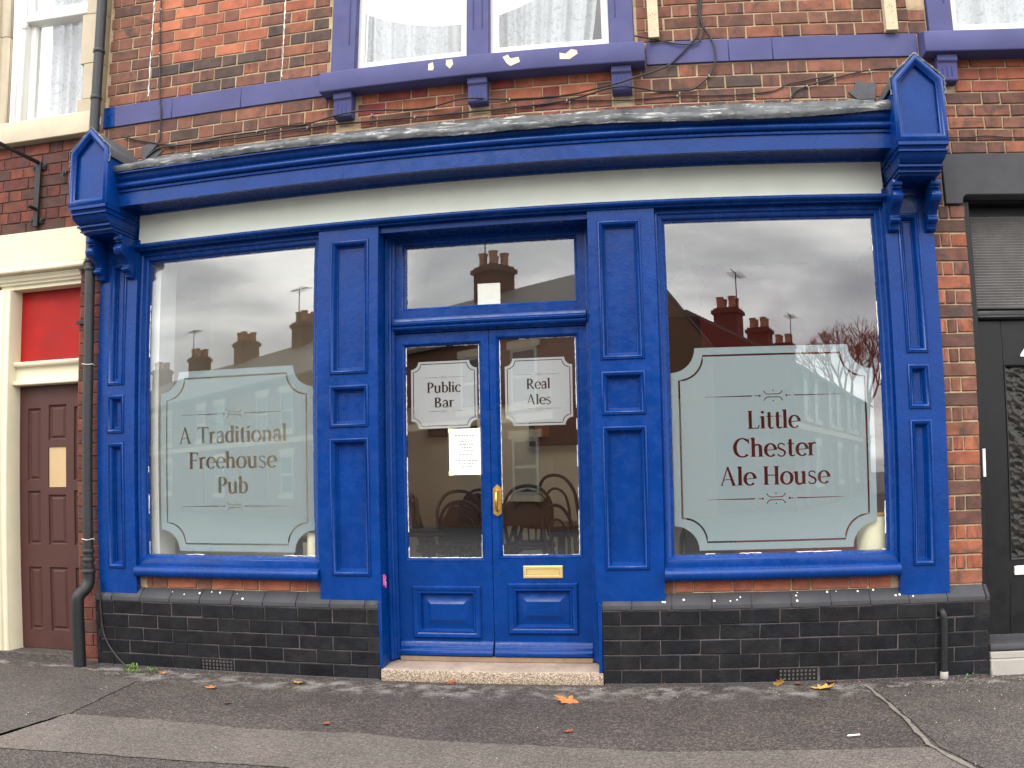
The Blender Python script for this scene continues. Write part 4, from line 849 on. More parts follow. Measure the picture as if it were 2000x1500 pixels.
for k in range(31):
    z0 = 0.02 + k * 0.0905
    for bb in lay(z0, z0 + 0.0905, [(-3.322, -3.112)], -3.325 + (k % 2) * 0.11, [0.215] if k % 2 == 0 else [0.11, 0.105], 0.007): brick(nw, *bb, 0.004, vary(rc(*C_NB)))
far_b = []
for k in range(61):
    z0 = 0.02 + k * 0.0868; hi = 5.45
    if z0 + 0.0868 > hi: break
    iv = [(-5.2, -4.46 if 3.15 < z0 < 3.86 else (-4.61 if 2.80 < z0 <= 3.15 else (-4.36 if z0 <= 2.80 else -4.225)))]
    far_b += lay(z0, z0 + 0.0868, iv + ([(-4.355, -4.082)] if z0 < 2.70 else []), -4.2 + (k % 2) * 0.177, [H_, S_], 0.008)
joined_bricks(nw, far_b, 0.004, plain('side_brick', srgb(84, 48, 40), 0.9, 0.3, 9, 0.6))
LL(MB().box(-3.30, -3.19, -0.010, 0.02, 3.60, 3.858).obj('corner_stone', 'stone', hl, 0.004))
w = empty('upper_window', parent=hl); w.location = -hl.location
MB().prism_x([(0.02, 4.05), (-0.03, 4.045), (-0.055, 4.030), (-0.062, 4.020), (-0.062, 3.862), (0.02, 3.862)], -5.0, -3.262).obj('sill', 'stone', w, 0.005)
MB().box(-3.40, -3.255, -0.004, 0.10, 4.16, 4.445).box(-3.44, -3.255, -0.004, 0.10, 4.05, 4.16).box(-3.435, -3.255, -0.004, 0.10, 4.447, 4.85).box(-3.40, -3.255, -0.004, 0.10, 4.852, 5.5).obj('quoin_jamb', 'stone', w, 0.004)
pf = [(-4.22, 0.1), (-4.22, -0.02), (-4.19, -0.03), (-4.165, -0.02), (-4.16, 0.0), (-4.135, -0.006), (-4.11, -0.004), (-4.09, 0.012), (-4.085, 0.1)]
MB().prism_z(pf, 4.05, 4.765).obj('pier_stone', 'stone', w, 0.003); MB().prism_z(pf, 4.768, 5.5).obj('pier_stone', 'stone', w, 0.003)
MB().prism_z([(-4.084, 0.12), (-4.084, 0.025), (-4.03, 0.02), (-4.02, 0.035), (-3.985, 0.035), (-3.975, 0.06), (-3.975, 0.12)], 4.06, 5.5).obj('box_frame', 'white', w, 0.002)
sash(w, -3.975, -3.39, 4.065, 5.02, 0.085, 'white', 'glass_up', 0.055)
lowr = MB().prism_x([(0.04, 4.92), (0.04, 4.895), (0.085, 4.880), (0.12, 4.880), (0.12, 4.93), (0.05, 4.93)], -3.985, -3.40).obj('meeting_rail', 'white', w, 0.003)
sash(w, -3.975, -3.39, 4.93, 5.7, 0.045, 'white', 'glass_up', 0.05)
MB().prism_x([(0.06, 4.90), (0.03, 4.87), (0.026, 4.845), (0.034, 4.835), (0.05, 4.85), (0.07, 4.87)], -4.01, -3.975).obj('sash_horn', 'white', w, 0.002)
MB().box(-4.0, -3.3, 0.8, 0.84, 3.95, 5.6).obj('room_back', plain('dim_bedroom_wall', srgb(128, 112, 112), 0.9, 0.05, 3, 0), w)
curtain('plain white curtain behind the sash of the left-hand house', -3.86, -3.40, 4.06, 5.6, 0.22, 5)
# door surround, boarded fanlight and door
LL(MB().box(-4.6, -3.215, -0.030, 0.012, 2.895, 3.158).obj('lintel', 'cream', hl, 0.004))
for x0, x1 in ((-4.35, -3.803), (-3.797, -3.255)):
    pr = [(0.012, 2.895), (-0.030, 2.895), (-0.058, 2.880), (-0.064, 2.860), (-0.058, 2.846), (-0.034, 2.838), (0.012, 2.838)]
    LL(MB().prism_x(pr, x0, x1).obj('lintel_roll', 'cream', hl, 0.004, 50, 2))
ds = LL(MB().prism_x([(0.2, 2.838), (-0.02, 2.838), (-0.022, 2.826), (-0.004, 2.814), (-0.004, 2.796), (0.012, 2.788), (0.012, 2.772), (0.03, 2.766), (0.03, 2.738), (0.2, 2.738)], -4.35, -3.322).obj('door_head', 'cream', hl, 0.003))
LL(MB().prism_z([(-4.078, 0.2), (-4.078, -0.004), (-4.03, -0.008), (-4.02, 0.006), (-3.985, 0.006), (-3.975, 0.02), (-3.965, 0.12), (-3.965, 0.2)], 0.0, 2.74).obj('door_post', 'cream', hl, 0.003))
LL(MB().box(-3.967, -3.323, 0.125, 0.14, 2.19, 2.745).obj('fanlight_board', 'red', hl, 0.002))
LL(MB().prism_x([(0.2, 2.015), (0.055, 2.015), (0.050, 2.024), (0.056, 2.048), (0.085, 2.056), (0.085, 2.150), (0.058, 2.158), (0.052, 2.180), (0.058, 2.192), (0.2, 2.192)], -3.975, -3.323).obj('transom', 'cream', hl, 0.003))
bd = empty('door', parent=hl); bd.location = -hl.location
BX0, BX1, BZ0, BZ1, by = -3.970, -3.17, 0.045, 2.015, 0.13
cols = [(-3.888, -3.768), (-3.692, -3.528), (-3.455, -3.345)]
cells = [(cols[0], 1.30, 1.845), (cols[1], 1.60, 1.865), (cols[2], 1.30, 1.845), (cols[0], 0.82, 1.225), (cols[1], 0.82, 1.195), (cols[2], 0.82, 1.225), (cols[0], 0.18, 0.655), (cols[1], 0.18, 0.655), (cols[2], 0.18, 0.655), (cols[1], 1.25, 1.55)]
m = MB().box(BX0, BX1, by + 0.018, by + 0.04, BZ0, BZ1); xs_ = sorted({BX0, BX1} | {v for c_ in cols for v in c_})
for i in range(len(xs_) - 1):
    xa, xb = xs_[i], xs_[i + 1]; zs_ = sorted([(a, b) for c_, a, b in cells if c_ == (xa, xb)]); z = BZ0
    for a, b in zs_: m.box(xa, xb, by, by + 0.02, z, a); z = b
    m.box(xa, xb, by, by + 0.02, z, BZ1)
m.obj('leaf', 'brown_door', bd, 0, 30)
for c_, a, b in cells[:-1]:
    o = rect(c_[0], c_[1], a, b); MB().ring(o, [(0, by), (0.006, by + 0.012), (0.016, by + 0.016), (0.034, by + 0.006), (min(b - a, c_[1] - c_[0]) / 2, by + 0.006)]).obj('panel', 'brown_door', bd, 0, 20)
MB().box(cols[1][0], cols[1][1], by + 0.008, by + 0.014, 1.25, 1.55).obj('pane', plain('frosted_amber_glass', srgb(176, 150, 110), 0.3, 0.06, 8, 0.05), bd, 0.001)
LL(MB().box(-4.08, -3.32, -0.03, 0.2, -0.02, 0.04).obj('door_sill', 'asphalt_mid', hl, 0.004))
MB_ = MB().box(-3.34, -3.19, -0.012, -0.002, 2.425, 2.45); LL(MB_.obj('pipe_strap', 'iron', hl, 0.002))
# iron sign bracket on the neighbour's wall
sb = empty('sign_bracket', (-3.74, -0.01, 3.2), 'black iron sign bracket with a projecting arm on the left house', 'bracket')
local(MB().box(-3.764, -3.716, -0.030, -0.012, 3.195, 3.70).obj('wall_bar', 'iron', sb, 0.003), sb)
for z in (3.665, 3.245):
    local(MB().box(-3.80, -3.68, -0.012, 0.0, z - 0.025, z + 0.025).obj('lug', 'iron', sb, 0.003), sb)
    for x in (-3.786, -3.694): local(MB().tube([(x, -0.011, z), (x, -0.022, z)], 0.011, 8).obj('bolt', 'iron', sb, 0, 60), sb)
local(MB().box(-3.752, -3.728, -1.15, -0.014, 3.682, 3.704).obj('arm', 'iron', sb, 0.002), sb)
local(MB().tube(smooth_path([(-3.74, -0.03, 3.33), (-3.74, -0.10, 3.33), (-3.74, -0.10, 3.33)], 2), 0.014, 8).obj('stub', 'iron', sb, 0, 60), sb)
ho = empty('wall_hook', (-3.51, 0, 3.6), 'small grey wire hook and plate on the brickwork beside the left console', 'hook')
local(MB().tube([(-3.515, 0.002, 3.60), (-3.515, -0.008, 3.60)], 0.022, 12).obj('plate', 'pipe', ho, 0, 60), ho)
local(MB().tube(smooth_path([(-3.515, -0.008, 3.60), (-3.51, -0.03, 3.56), (-3.48, -0.03, 3.515), (-3.44, -0.02, 3.50), (-3.38, -0.01, 3.50)], 4), 0.005, 6).obj('wire', 'pipe', ho, 0, 60), ho)

# ================================================================== RIGHT DOORWAY
hr = empty('terraced_house', (3.3, 0, 0), 'brick house front with black door and charcoal lintel at the right edge', 'house')
def RR(o): return local(o, hr)
rw = RR(MB().box(2.516, 3.9, 0.009, 0.26, 3.225, 4.0).box(2.516, 2.735, 0.009, 0.26, 0.4, 2.89).box(2.516, 2.615, 0.009, 0.26, 2.89, 3.225).box(2.516, 2.62, 0.009, 0.26, 4.0, 5.2).obj('front_wall', 'mortar', hr, 0, 0))
def col_r(): return rc(*(C_BROWN + C_RUST + [srgb(138, 84, 60)]))
for k in range(8):
    z1 = 3.892 - k * 0.0828
    cuts = [(2.62, 2.765)] if z1 > 3.70 else []
    for bb in lay(z1 - 0.0828, z1, subtract((2.518, 3.75), cuts), 2.75 + (k % 2) * 0.177, [H_, S_]): brick(rw, *bb, 0.0, vary(rc(*C_RUST) if z1 > 3.7 else rc(*C_BROWN)), 'brick_clean' if z1 > 3.7 else 'brick')
for k in range(27):
    z0 = 0.552 + k * 0.0900
    if z0 > 2.93: break
    e = 2.738 if z0 + 0.09 < 2.92 else 2.60
    row = [(2.520, e)] if k % 2 == 0 else [(2.520, 2.565), (2.575, 2.632), (2.642, e)]
    for a, b in row:
        if b - a > 0.02: brick(rw, a, b, z0 + 0.005, z0 + 0.085, 0.0, vary(col_r() if z0 < 1.4 or random.random() < .4 else rc(*C_BROWN)))
for k in range(4): brick(rw, 2.520, 2.605, 2.895 + k * 0.082 + 0.005, 2.895 + k * 0.082 + 0.077, 0.0, vary(rc(*C_BROWN)))
for k in range(2): brick(rw, 2.50, 2.612, 4.06 + k * 0.0895, 4.14 + k * 0.0895, 0.0, vary(rc(*C_BROWN)))
RR(MB().prism_y([(2.615, 2.893), (2.722, 2.893), (2.728, 2.905)] + [(2.76 + 0.03 * math.cos(R(a)), 2.922 + 0.03 * math.sin(R(a))) for a in (180, 150, 120, 90)] + [(3.9, 2.952), (3.9, 3.222), (2.615, 3.222)], -0.022, 0.10).obj('lintel', 'charcoal', hr, 0.005))
RR(MB().box(2.742, 3.9, 0.1005, 0.35, 2.935, 3.30).obj('door_head', 'black_paint', hr, 0))
RR(MB().box(2.742, 2.79, 0.05, 0.30, 0.0, 2.93).obj('reveal', 'black_paint', hr, 0.003))
lv_ = empty('louvre', parent=hr); lv_.location = -hr.location
MB().box(2.79, 3.75, 0.20, 0.22, 2.24, 2.96).obj('backing', 'black_paint', lv_)
slm = MB().prism_x([(0.168, 0.0), (0.160, 0.012), (0.168, 0.0175), (0.20, 0.0175), (0.20, 0.0)], 2.79, 3.75).mesh('slat', 0); slm.materials.append(plain('grey_shutter_slat', srgb(108, 106, 104), 0.5, 0.15, 8, 0.2))
for k in range(34):
    o = bpy.data.objects.new('slat', slm); COL.objects.link(o); o.parent = lv_; o.location = (0, 0, 2.262 + k * 0.0178)
RR(MB().prism_x([(0.22, 2.185), (0.13, 2.185), (0.12, 2.20), (0.13, 2.215), (0.15, 2.22), (0.15, 2.245), (0.22, 2.26)], 2.79, 3.75).obj('transom', 'black_paint', hr, 0.002))
kd = empty('door', parent=hr); kd.location = -hr.location
MB().box(2.79, 2.985, 0.165, 0.21, 0.20, 2.185).box(2.985, 3.75, 0.165, 0.21, 1.90, 2.185).box(2.985, 3.75, 0.165, 0.21, 0.20, 0.67).box(3.55, 3.75, 0.165, 0.21, 0.67, 1.90).obj('leaf', 'black_paint', kd, 0.002)
tg = NT('pebbled_dark_glass'); vv = tg.n('ShaderNodeTexVoronoi'); vv.inputs['Scale'].default_value = 22; tg.l(tg.geo(), vv.inputs['Vector'])
tg.bsdf(tg.ramp(vv.outputs['Distance'], [(0.2, (0.006, 0.0055, 0.005, 1)), (0.7, (0.022, 0.019, 0.016, 1))]), 0.16, 0.3, 0, vv.outputs['Distance'], 0.8, 0.015); MT['pebble'] = tg.m
MB().box(2.995, 3.54, 0.182, 0.19, 0.68, 1.89).obj('pane', 'pebble', kd, 0, 0)
MB().ring(rect(2.983, 3.552, 0.668, 1.902), [(0, 0.1645), (0.004, 0.158), (0.014, 0.164), (0.018, 0.182)]).obj('glazing_bead', 'black_paint', kd, 0, 30)
MB().box(3.010, 3.20, 0.150, 0.165, 0.575, 0.60).box(3.010, 3.025, 0.150, 0.165, 0.60, 0.63).box(3.022, 3.20, 0.1585, 0.165, 0.60, 0.632).obj('letter_plate', 'putty', kd, 0.002)
# the first stroke of the house number
MB().prism_y([(3.100, 1.962), (3.172, 2.06), (3.19, 2.06), (3.19, 1.93), (3.178, 1.93), (3.178, 1.95), (3.102, 1.95)], 0.159, 0.165).obj('house_number', 'white', kd, 0.001)
RR(MB().box(2.752, 2.768, -0.012, 0.0, 1.20, 1.37).obj('meter_strip', 'white', hr, 0.001))
RR(MB().prism_x([(0.30, 0.10), (0.30, 0.19), (0.05, 0.19), (-0.045, 0.185), (-0.052, 0.15), (-0.045, 0.14), (0.0, 0.14), (0.0, 0.10)], 2.770, 3.8).obj('threshold', 'charcoal', hr, 0.004))
RR(MB().box(2.767, 3.8, -0.075, 0.30, -0.02, 0.094).box(2.768, 3.8, -0.055, 0.30, 0.094, 0.138).obj('door_step', 'kerb', hr, 0.006))
ur, sl2 = upper_window(hr, ((2.625, 2.785, 0, 1),), 5.4, (2.552, 3.9), (2.632,)); ur.location = -hr.location
sash(ur, 2.782, 3.7, 4.085, 5.4, 0.045, 'white')
MB().box(2.7, 3.8, 0.8, 0.84, 3.95, 5.6).obj('room_back', plain('dim_right_room_wall', srgb(120, 118, 120), 0.9, 0.05, 3, 0), ur)
curtain('grey-white net curtain in the upper window at the right edge', 2.83, 3.66, 4.13, 5.3, 0.15, 9)

# ================================================================== LEAVES AND LITTER
def leaf_mesh(seed, lobes=5):
    rng = random.Random(seed); pts = []
    tips = [(-0.5, -0.15), (-0.95, 0.25), (-0.45, 0.35), (-0.55, 0.85), (-0.2, 0.62), (0, 1.1), (0.2, 0.62), (0.55, 0.85), (0.45, 0.35), (0.95, 0.25), (0.5, -0.15), (0.12, -0.1), (0.04, -0.5), (-0.04, -0.5), (-0.12, -0.1)]
    P = [(x + rng.uniform(-.1, .1), y + rng.uniform(-.1, .1)) for x, y in tips]; fx, fy = rng.uniform(-.5, .5), rng.uniform(.2, .6)
    h = lambda x, y: 0.10 + 0.22 * (x * fx) + 0.26 * abs(x) ** 1.6 * rng.uniform(.4, 1.0) + 0.12 * math.sin(3 * y + seed)
    m = MB(); V = [(0, 0.3, h(0, .3) - 0.04)] + [(x, y, max(0.0, h(x, y))) for x, y in P]; n = len(P); m.add(V, [(0, 1 + i, 1 + (i + 1) % n) for i in range(n)])
    m.add([(x, y, z - 0.03) for x, y, z in V], [(0, 1 + (i + 1) % n, 1 + i) for i in range(n)])
    return m.mesh('fallen_leaf', 0, 70)
lms = [plain('autumn_leaf_%s' % k, c, 0.75, 0.22, 40, 0.4) for k, c in (('orange', srgb(176, 106, 54)), ('yellow', srgb(182, 142, 66)), ('russet', srgb(128, 72, 42)))]
spots = [(-2.477, -0.236, .034, 0, 'small orange leaf by the left plinth below the drainpipe'), (-1.969, -0.503, .05, 0, 'orange curled leaf on the pavement under the left window'), (-1.485, -0.243, .05, 1, 'yellow-brown lobed leaf near the plinth left of the step'),
         (0.236, -0.434, .085, 0, 'large orange leaf on the tarmac in front of the step'), (1.451, -0.135, .05, 1, 'yellow leaf standing against the right air brick'), (1.69, -0.26, .088, 1, 'large yellow leaf on the pavement below the right air brick'),
         (1.555, -0.125, .04, 2, 'russet leaf behind the large yellow one under the right window'), (1.78, -0.115, .05, 2, 'curled russet leaf against the plinth right of the air brick'), (-0.524, -0.10, .04, 2, 'russet leaf scraps against the front of the stone step'), (-1.671, -0.798, .03, 0, 'tiny orange leaf fragment on the left tarmac'),
         (0.306, -1.022, .032, 2, 'small russet leaf fragment on the dark tarmac right of centre'), (-0.95, -1.05, .03, 2, 'brown leaf fragment beside the pale tarmac strip')]
for i, (x, y, s, c, lab) in enumerate(spots):
    me = leaf_mesh(i * 3 + 1); me.materials.append(lms[c]); o = bpy.data.objects.new('fallen_leaf', me); COL.objects.link(o)
    o.location = (x, y, 0.006); o.scale = (s, s, s * 0.8); o.rotation_euler = (R(random.uniform(-8, 8)) + (R(50) if i == 4 else 0), R(random.uniform(-8, 8)), random.uniform(0, 6.28)); tag(o, lab, 'leaf', 'fallen autumn leaves on the pavement')
tag(MB().tube([(1.64, -1.15, 0.012), (1.70, -1.14, 0.012)], 0.004, 8).obj('cigarette_end', 'paper', None, 0, 60), 'stubbed cigarette end on the tarmac at lower right', 'cigarette')
m = MB(); rng = random.Random(8)
for i in range(230):
    u = rng.random(); x = rng.choice((rng.gauss(-2.6, 0.25), rng.gauss(2.45, 0.3), rng.uniform(-3, 2.9))); y = -0.08 - abs(rng.gauss(0, 0.16)) if u < .8 else rng.uniform(-1.7, -0.1)
    r = rng.uniform(0.0018, 0.0048); z = 0.004
    m.add([(x + r * rng.uniform(.5, 1.2) * math.cos(a), y + r * rng.uniform(.5, 1.2) * math.sin(a), z) for a in (0, 1.57, 3.14, 4.71)] + [(x, y, z + r)], [(0, 1, 4), (1, 2, 4), (2, 3, 4), (3, 0, 4)])
tag(m.obj('paint_chips', plain('pale_grit', srgb(168, 162, 154), 0.9, 0.15, 60, 0.2), None, 0, 0), 'pale chips of paint and grit scattered along the wall foot', 'grit', kind='stuff')
m = MB()
for i in range(260):
    x = rng.uniform(-3.05, 2.75); y = -0.07 - abs(rng.gauss(0, 0.03)); r = rng.uniform(0.004, 0.012); a = rng.uniform(0, 6)
    m.add([(x, y, 0.005), (x + r * math.cos(a), y + r * math.sin(a), 0.008), (x + r * math.cos(a + 1), y + r * math.sin(a + 1), 0.005 + r * .6)], [(0, 1, 2)])
tag(m.obj('leaf_crumbs', lms[2], None, 0, 0), 'crumbs of brown dead leaf gathered in the angle of the wall', 'leaf litter', kind='stuff')
m = MB()
for cx_w, cy_w, n_ in ((-2.80, -0.12, 70), (-2.72, -0.24, 60), (-2.62, -0.17, 30), (2.60, -0.09, 10)):
    for i in range(n_):
        a = rng.uniform(0, 6.28); l_ = rng.uniform(0.012, 0.035); x, y = cx_w + rng.gauss(0, 0.03), cy_w + rng.gauss(0, 0.018); hgt = rng.uniform(.2, 1) * l_
        m.add([(x, y, 0.003), (x + l_ * .5 * math.cos(a - .35), y + l_ * .5 * math.sin(a - .35), hgt), (x + l_ * math.cos(a), y + l_ * math.sin(a), hgt * .8), (x + l_ * .5 * math.cos(a + .35), y + l_ * .5 * math.sin(a + .35), hgt)], [(0, 1, 2, 3)])
tag(m.obj('weeds', plain('weed_green', (0.10, 0.16, 0.03, 1), 0.7, 0.3, 30, 0.1), None, 0, 0), 'small green weeds rooted at the foot of the drainpipe', 'weed', kind='stuff')
sw = empty('loose_cable', (-3.05, -0.08, 0.3), 'dark loose cable curving down the plinth to the weeds', 'cable')
local(MB().tube(smooth_path([(-3.085, -0.07, 0.60), (-3.075, -0.075, 0.30), (-3.03, -0.085, 0.17), (-2.93, -0.11, 0.07), (-2.80, -0.17, 0.012)], 6), 0.006, 7).obj('cable_run', 'cable', sw, 0, 60), sw)

# ================================================================== INTERIOR
FZ = 0.12
tag(MB().box(-3.1, 2.5, 0.27, 5.6, 0.0, FZ).obj('interior_floor', plain('dark_pub_carpet', srgb(58, 44, 40), 0.95, 0.3, 20, 0.3)), kind='structure')
tag(MB().box(-3.1, 2.5, 0.26, 3.3, 3.02, 3.1).box(-3.1, -1.3, 3.3, 5.6, 3.02, 3.1).box(0.5, 2.5, 3.3, 5.6, 3.02, 3.1).box(-1.3, 0.5, 3.3, 3.45, 3.02, 3.1).box(-1.3, 0.5, 4.0, 5.6, 3.02, 3.1).obj('interior_ceiling', plain('cream_ceiling', srgb(225, 218, 200), 0.9, 0.05, 4, 0.1)), kind='structure')  # hole over the back: added unseen rooflight that brightens the back wall
tag(MB().box(-3.1, 2.5, 4.18, 4.3, 2.10, 3.02).obj('interior_dim_band', plain('painted_dimness_brown', srgb(58, 40, 33), 0.8, 0.1, 6, 0.1)), kind='structure')  # added band: upper-room dimness and mirrored brick put into the wall colour
tag(MB().box(-3.1, 2.5, 4.2, 4.3, FZ, 2.10).obj('interior_wall_back', plain('tan_pub_wall', srgb(232, 218, 188), 0.9, 0.05, 4, 0.1)), kind='structure')
tag(MB().box(-3.2, -3.1, 0.26, 5.3, FZ, 3.02).obj('interior_wall_left', plain('cream_pub_wall', srgb(198, 190, 172), 0.9, 0.05, 4, 0.1)), kind='structure')
tag(MB().box(2.5, 2.6, 0.26, 5.3, FZ, 3.02).obj('interior_wall_right', plain('red_pub_wall', srgb(126, 44, 40), 0.9, 0.06, 4, 0.1)), kind='structure')
tag(MB().box(1.15, 2.5, 1.9, 2.0, FZ, 3.02).obj('interior_wall_partition', plain('maroon_pub_wall', srgb(150, 52, 46), 0.9, 0.06, 4, 0.1)), kind='structure')
tag(MB().box(-3.1, -1.62, 1.5, 1.6, FZ, 3.02).obj('interior_wall_partition', plain('buff_pub_wall', srgb(226, 212, 184), 0.9, 0.05, 4, 0.1)), kind='structure')
for x0, x1, mt in ((-3.1, -2.69, 'white'), (2.205, 2.5, plain('red_window_splay', srgb(130, 46, 42), 0.8, 0.06, 6, 0.1)), (-1.44, -1.004, 'cream'), (0.41, 0.83, 'cream')):
    tag(MB().box(x0, x1, 0.10, 0.30, FZ, 3.02).obj('interior_pier', mt), kind='structure')
for x0, x1 in ((-2.69, -1.44), (0.83, 2.205)): tag(MB().box(x0, x1, 0.075, 0.30, 0.70, 0.755).obj('window_board', 'white', None, 0.003), 'painted window board inside the %s shop window' % ('left' if x0 < 0 else 'right'), 'window board')
MT['bent'] = plain('dark_bentwood', srgb(19, 14, 13), 0.35, 0.2, 20, 0.1); MT['seat'] = plain('navy_seat_pad', srgb(28, 32, 52), 0.8, 0.1, 20, 0.2)
def chair(name, loc, rz, label, flip=False):
    c = empty(name, loc, label, 'chair', 'bentwood chairs inside the pub'); c.rotation_euler = (0, 0, rz)
    MB().disc((0, 0, 0.43), 0.20, 0.03, 24).obj('seat', 'seat', c, 0.006, 50)
    MB().tube([(0.2 * math.cos(R(a)), 0.2 * math.sin(R(a)), 0.42) for a in range(0, 361, 20)], 0.014, 6).obj('seat_ring', 'bent', c, 0, 60)
    for a, s in ((45, 1.22), (135, 1.22), (225, 1.18), (315, 1.18)):
        MB().tube([(0.17 * math.cos(R(a)), 0.17 * math.sin(R(a)), 0.43), (0.19 * math.cos(R(a)), 0.19 * math.sin(R(a)), 0.2), (0.17 * s * math.cos(R(a)), 0.17 * s * math.sin(R(a)), 0.0)], [0.016, 0.014, 0.011], 8).obj('leg', 'bent', c, 0, 60)
    MB().tube([(0.15 * math.cos(R(a)), 0.15 * math.sin(R(a)), 0.22) for a in range(0, 361, 24)], 0.009, 6).obj('stretcher_ring', 'bent', c, 0, 60)
    MB().tube(smooth_path([(-0.17, 0.10, 0.43), (-0.19, 0.17, 0.62), (-0.185, 0.21, 0.78), (-0.11, 0.235, 0.89), (0, 0.24, 0.92), (0.11, 0.235, 0.89), (0.185, 0.21, 0.78), (0.19, 0.17, 0.62), (0.17, 0.10, 0.43)], 5), 0.014, 8).obj('back_hoop', 'bent', c, 0, 60)
    MB().tube(smooth_path([(-0.09, 0.15, 0.44), (-0.11, 0.18, 0.62), (-0.09, 0.215, 0.76), (0, 0.225, 0.81), (0.09, 0.215, 0.76), (0.11, 0.18, 0.62), (0.09, 0.15, 0.44)], 5), 0.011, 8).obj('inner_hoop', 'bent', c, 0, 60)
    if flip:
        P_ = [(-0.175, 0.60), (0.175, 0.60), (0.18, 0.76), (0.11, 0.865), (0, 0.895), (-0.11, 0.865), (-0.18, 0.76)]
        m = MB(); m.prism_y(P_, 0.185, 0.215); m.obj('back_panel', 'bent', c, 0.008, 40)
        for k in (-2, -1, 0, 1, 2): MB().tube([(k * 0.055, 0.12, 0.45), (k * 0.062, 0.195, 0.62)], 0.008, 6).obj('spindle', 'bent', c, 0, 60)
    return c
chair('bentwood_chair', (-0.30, 1.70, FZ + 0.20), R(185), 'dark bentwood chair seen square on through the right door glass', True).location.z = FZ + 0.16
chair('bentwood_chair', (0.02, 1.95, FZ + 0.24), R(150), 'slim bentwood chair at the right edge of the right door glass')
chair('bentwood_chair', (-0.88, 1.75, FZ + 0.12), R(20), 'bentwood chair with arched back behind the left door glass')
chair('bentwood_chair', (-1.18, 2.1, FZ + 0.1), R(100), 'bentwood chair at the far left of the left door glass', True)
chair('bentwood_chair', (-0.98, 2.3, FZ + 0.12), R(-20), 'solid-backed chair beyond the table in the left door glass', True)
chair('bentwood_chair', (-0.72, 1.45, FZ + 0.05), R(170), 'solid-backed chair close behind the left door glass', True)
chair('bentwood_chair', (0.14, 1.35, FZ), R(60), 'bentwood chair partly hidden by the right door stile')
chair('bentwood_chair', (-0.62, 2.0, FZ + 0.1), R(-70), 'bentwood chair turned sideways between the two doors')
chair('bentwood_chair', (1.02, 0.75, FZ), R(200), 'dark chair in the bottom left corner of the right window', True)
def table(x, y, lab):
    t = empty('pub_table', (x, y, FZ), lab, 'table', 'round tables inside the pub')
    MB().disc((0, 0, 0.70), 0.36, 0.03, 28).obj('table_top', 'bent', t, 0.006, 50); MB().tube([(0, 0, 0.05), (0, 0, 0.70)], 0.035, 12).obj('column', 'iron', t, 0, 60); MB().disc((0, 0, 0), 0.22, 0.05, 20).obj('base', 'iron', t, 0.01, 50)
table(-1.1, 1.55, 'dark round pub table behind the left door glass'); table(-0.12, 2.35, 'dark round pub table behind the chairs in the right door glass'); table(-2.0, 0.95, 'dark round pub table behind the left frosted window')
MT['card'] = plain('brown_cardboard', srgb(150, 108, 70), 0.9, 0.08, 12, 0.2)
for x0, x1, y0, z1, lab in ((-0.05, 0.22, 1.15, 0.52, 'brown cardboard box at the right foot of the right door glass'), (-0.62, -0.42, 1.2, 0.42, 'cardboard box behind the left door glass by the stile'), (-0.36, -0.20, 1.2, 0.40, 'cardboard box behind the right door glass by the stile')):
    b = empty('cardboard_box', ((x0 + x1) / 2, y0, FZ), lab, 'box', 'cardboard boxes on the pub floor'); local(MB().box(x0, x1, y0, y0 + 0.3, FZ, FZ + z1).obj('carton', 'card', b, 0.003), b); local(MB().box(x0 + 0.02, x1 - 0.02, y0 + 0.02, y0 + 0.28, FZ + z1, FZ + z1 + 0.006).obj('flap', 'card', b), b)
def picture(x0, x1, z0, z1, col, lab, glow=None):
    p = empty('framed_picture', ((x0 + x1) / 2, 4.19, z0), lab, 'picture', 'pictures on the back wall')
    local(MB().ring(rect(x0, x1, z0, z1), [(0, 4.198), (0, 4.165), (0.03, 4.165), (0.035, 4.185)]).obj('frame', 'bent', p, 0, 30), p)
    local(flat('print', x0 + .03, x1 - .03, z0 + .03, z1 - .03, 4.186, plain('print_%d' % int(x0 * 100 + 999), col, 0.6, 0.35, 6, 0), p), p)
    if glow: local(MB().tube([(x0 + (x1 - x0) * .22, 4.18, z0 + (z1 - z0) * .2), (x0 + (x1 - x0) * .22, 4.18, z1 - (z1 - z0) * .25)], [0.07, 0.10], 12).obj('glass_motif', plain('beer_amber', srgb(150, 80, 50), 0.6, 0.2, 8, 0), p, 0, 60), p)
picture(-0.68, 0.0, 1.62, 2.12, srgb(60, 24, 20), 'dark red beer poster on the back wall behind the right door glass', True)
picture(-1.50, -1.28, 1.6, 2.1, srgb(70, 30, 26), 'dark red picture with two roundels behind the left door glass')
picture(-1.85, -1.62, 1.75, 2.05, srgb(60, 66, 58), 'small framed picture at the left of the left door glass')
picture(0.12, 0.34, 1.38, 1.9, srgb(120, 40, 30), 'red and blue notice at the right edge of the right door glass')
ld = empty('pendant_lamp', (1.005, 1.2, 2.68), 'white enamel pendant lamp hanging inside the right window', 'lamp')
sh = [(0.152, 2.68), (0.150, 2.69), (0.12, 2.725), (0.07, 2.755), (0.055, 2.765), (0.05, 2.82), (0.03, 2.84), (0.01, 2.85)]
local(MB().loft([[(1.005 + r * math.cos(2 * math.pi * k / 24), 1.2 + r * math.sin(2 * math.pi * k / 24), z) for k in range(24)] for r, z in sh]).obj('lamp_shade', 'white', ld, 0, 50), ld); local(MB().tube([(1.005, 1.2, 2.84), (1.005, 1.2, 3.02)], 0.004, 6).obj('flex', 'white', ld, 0, 60), ld)
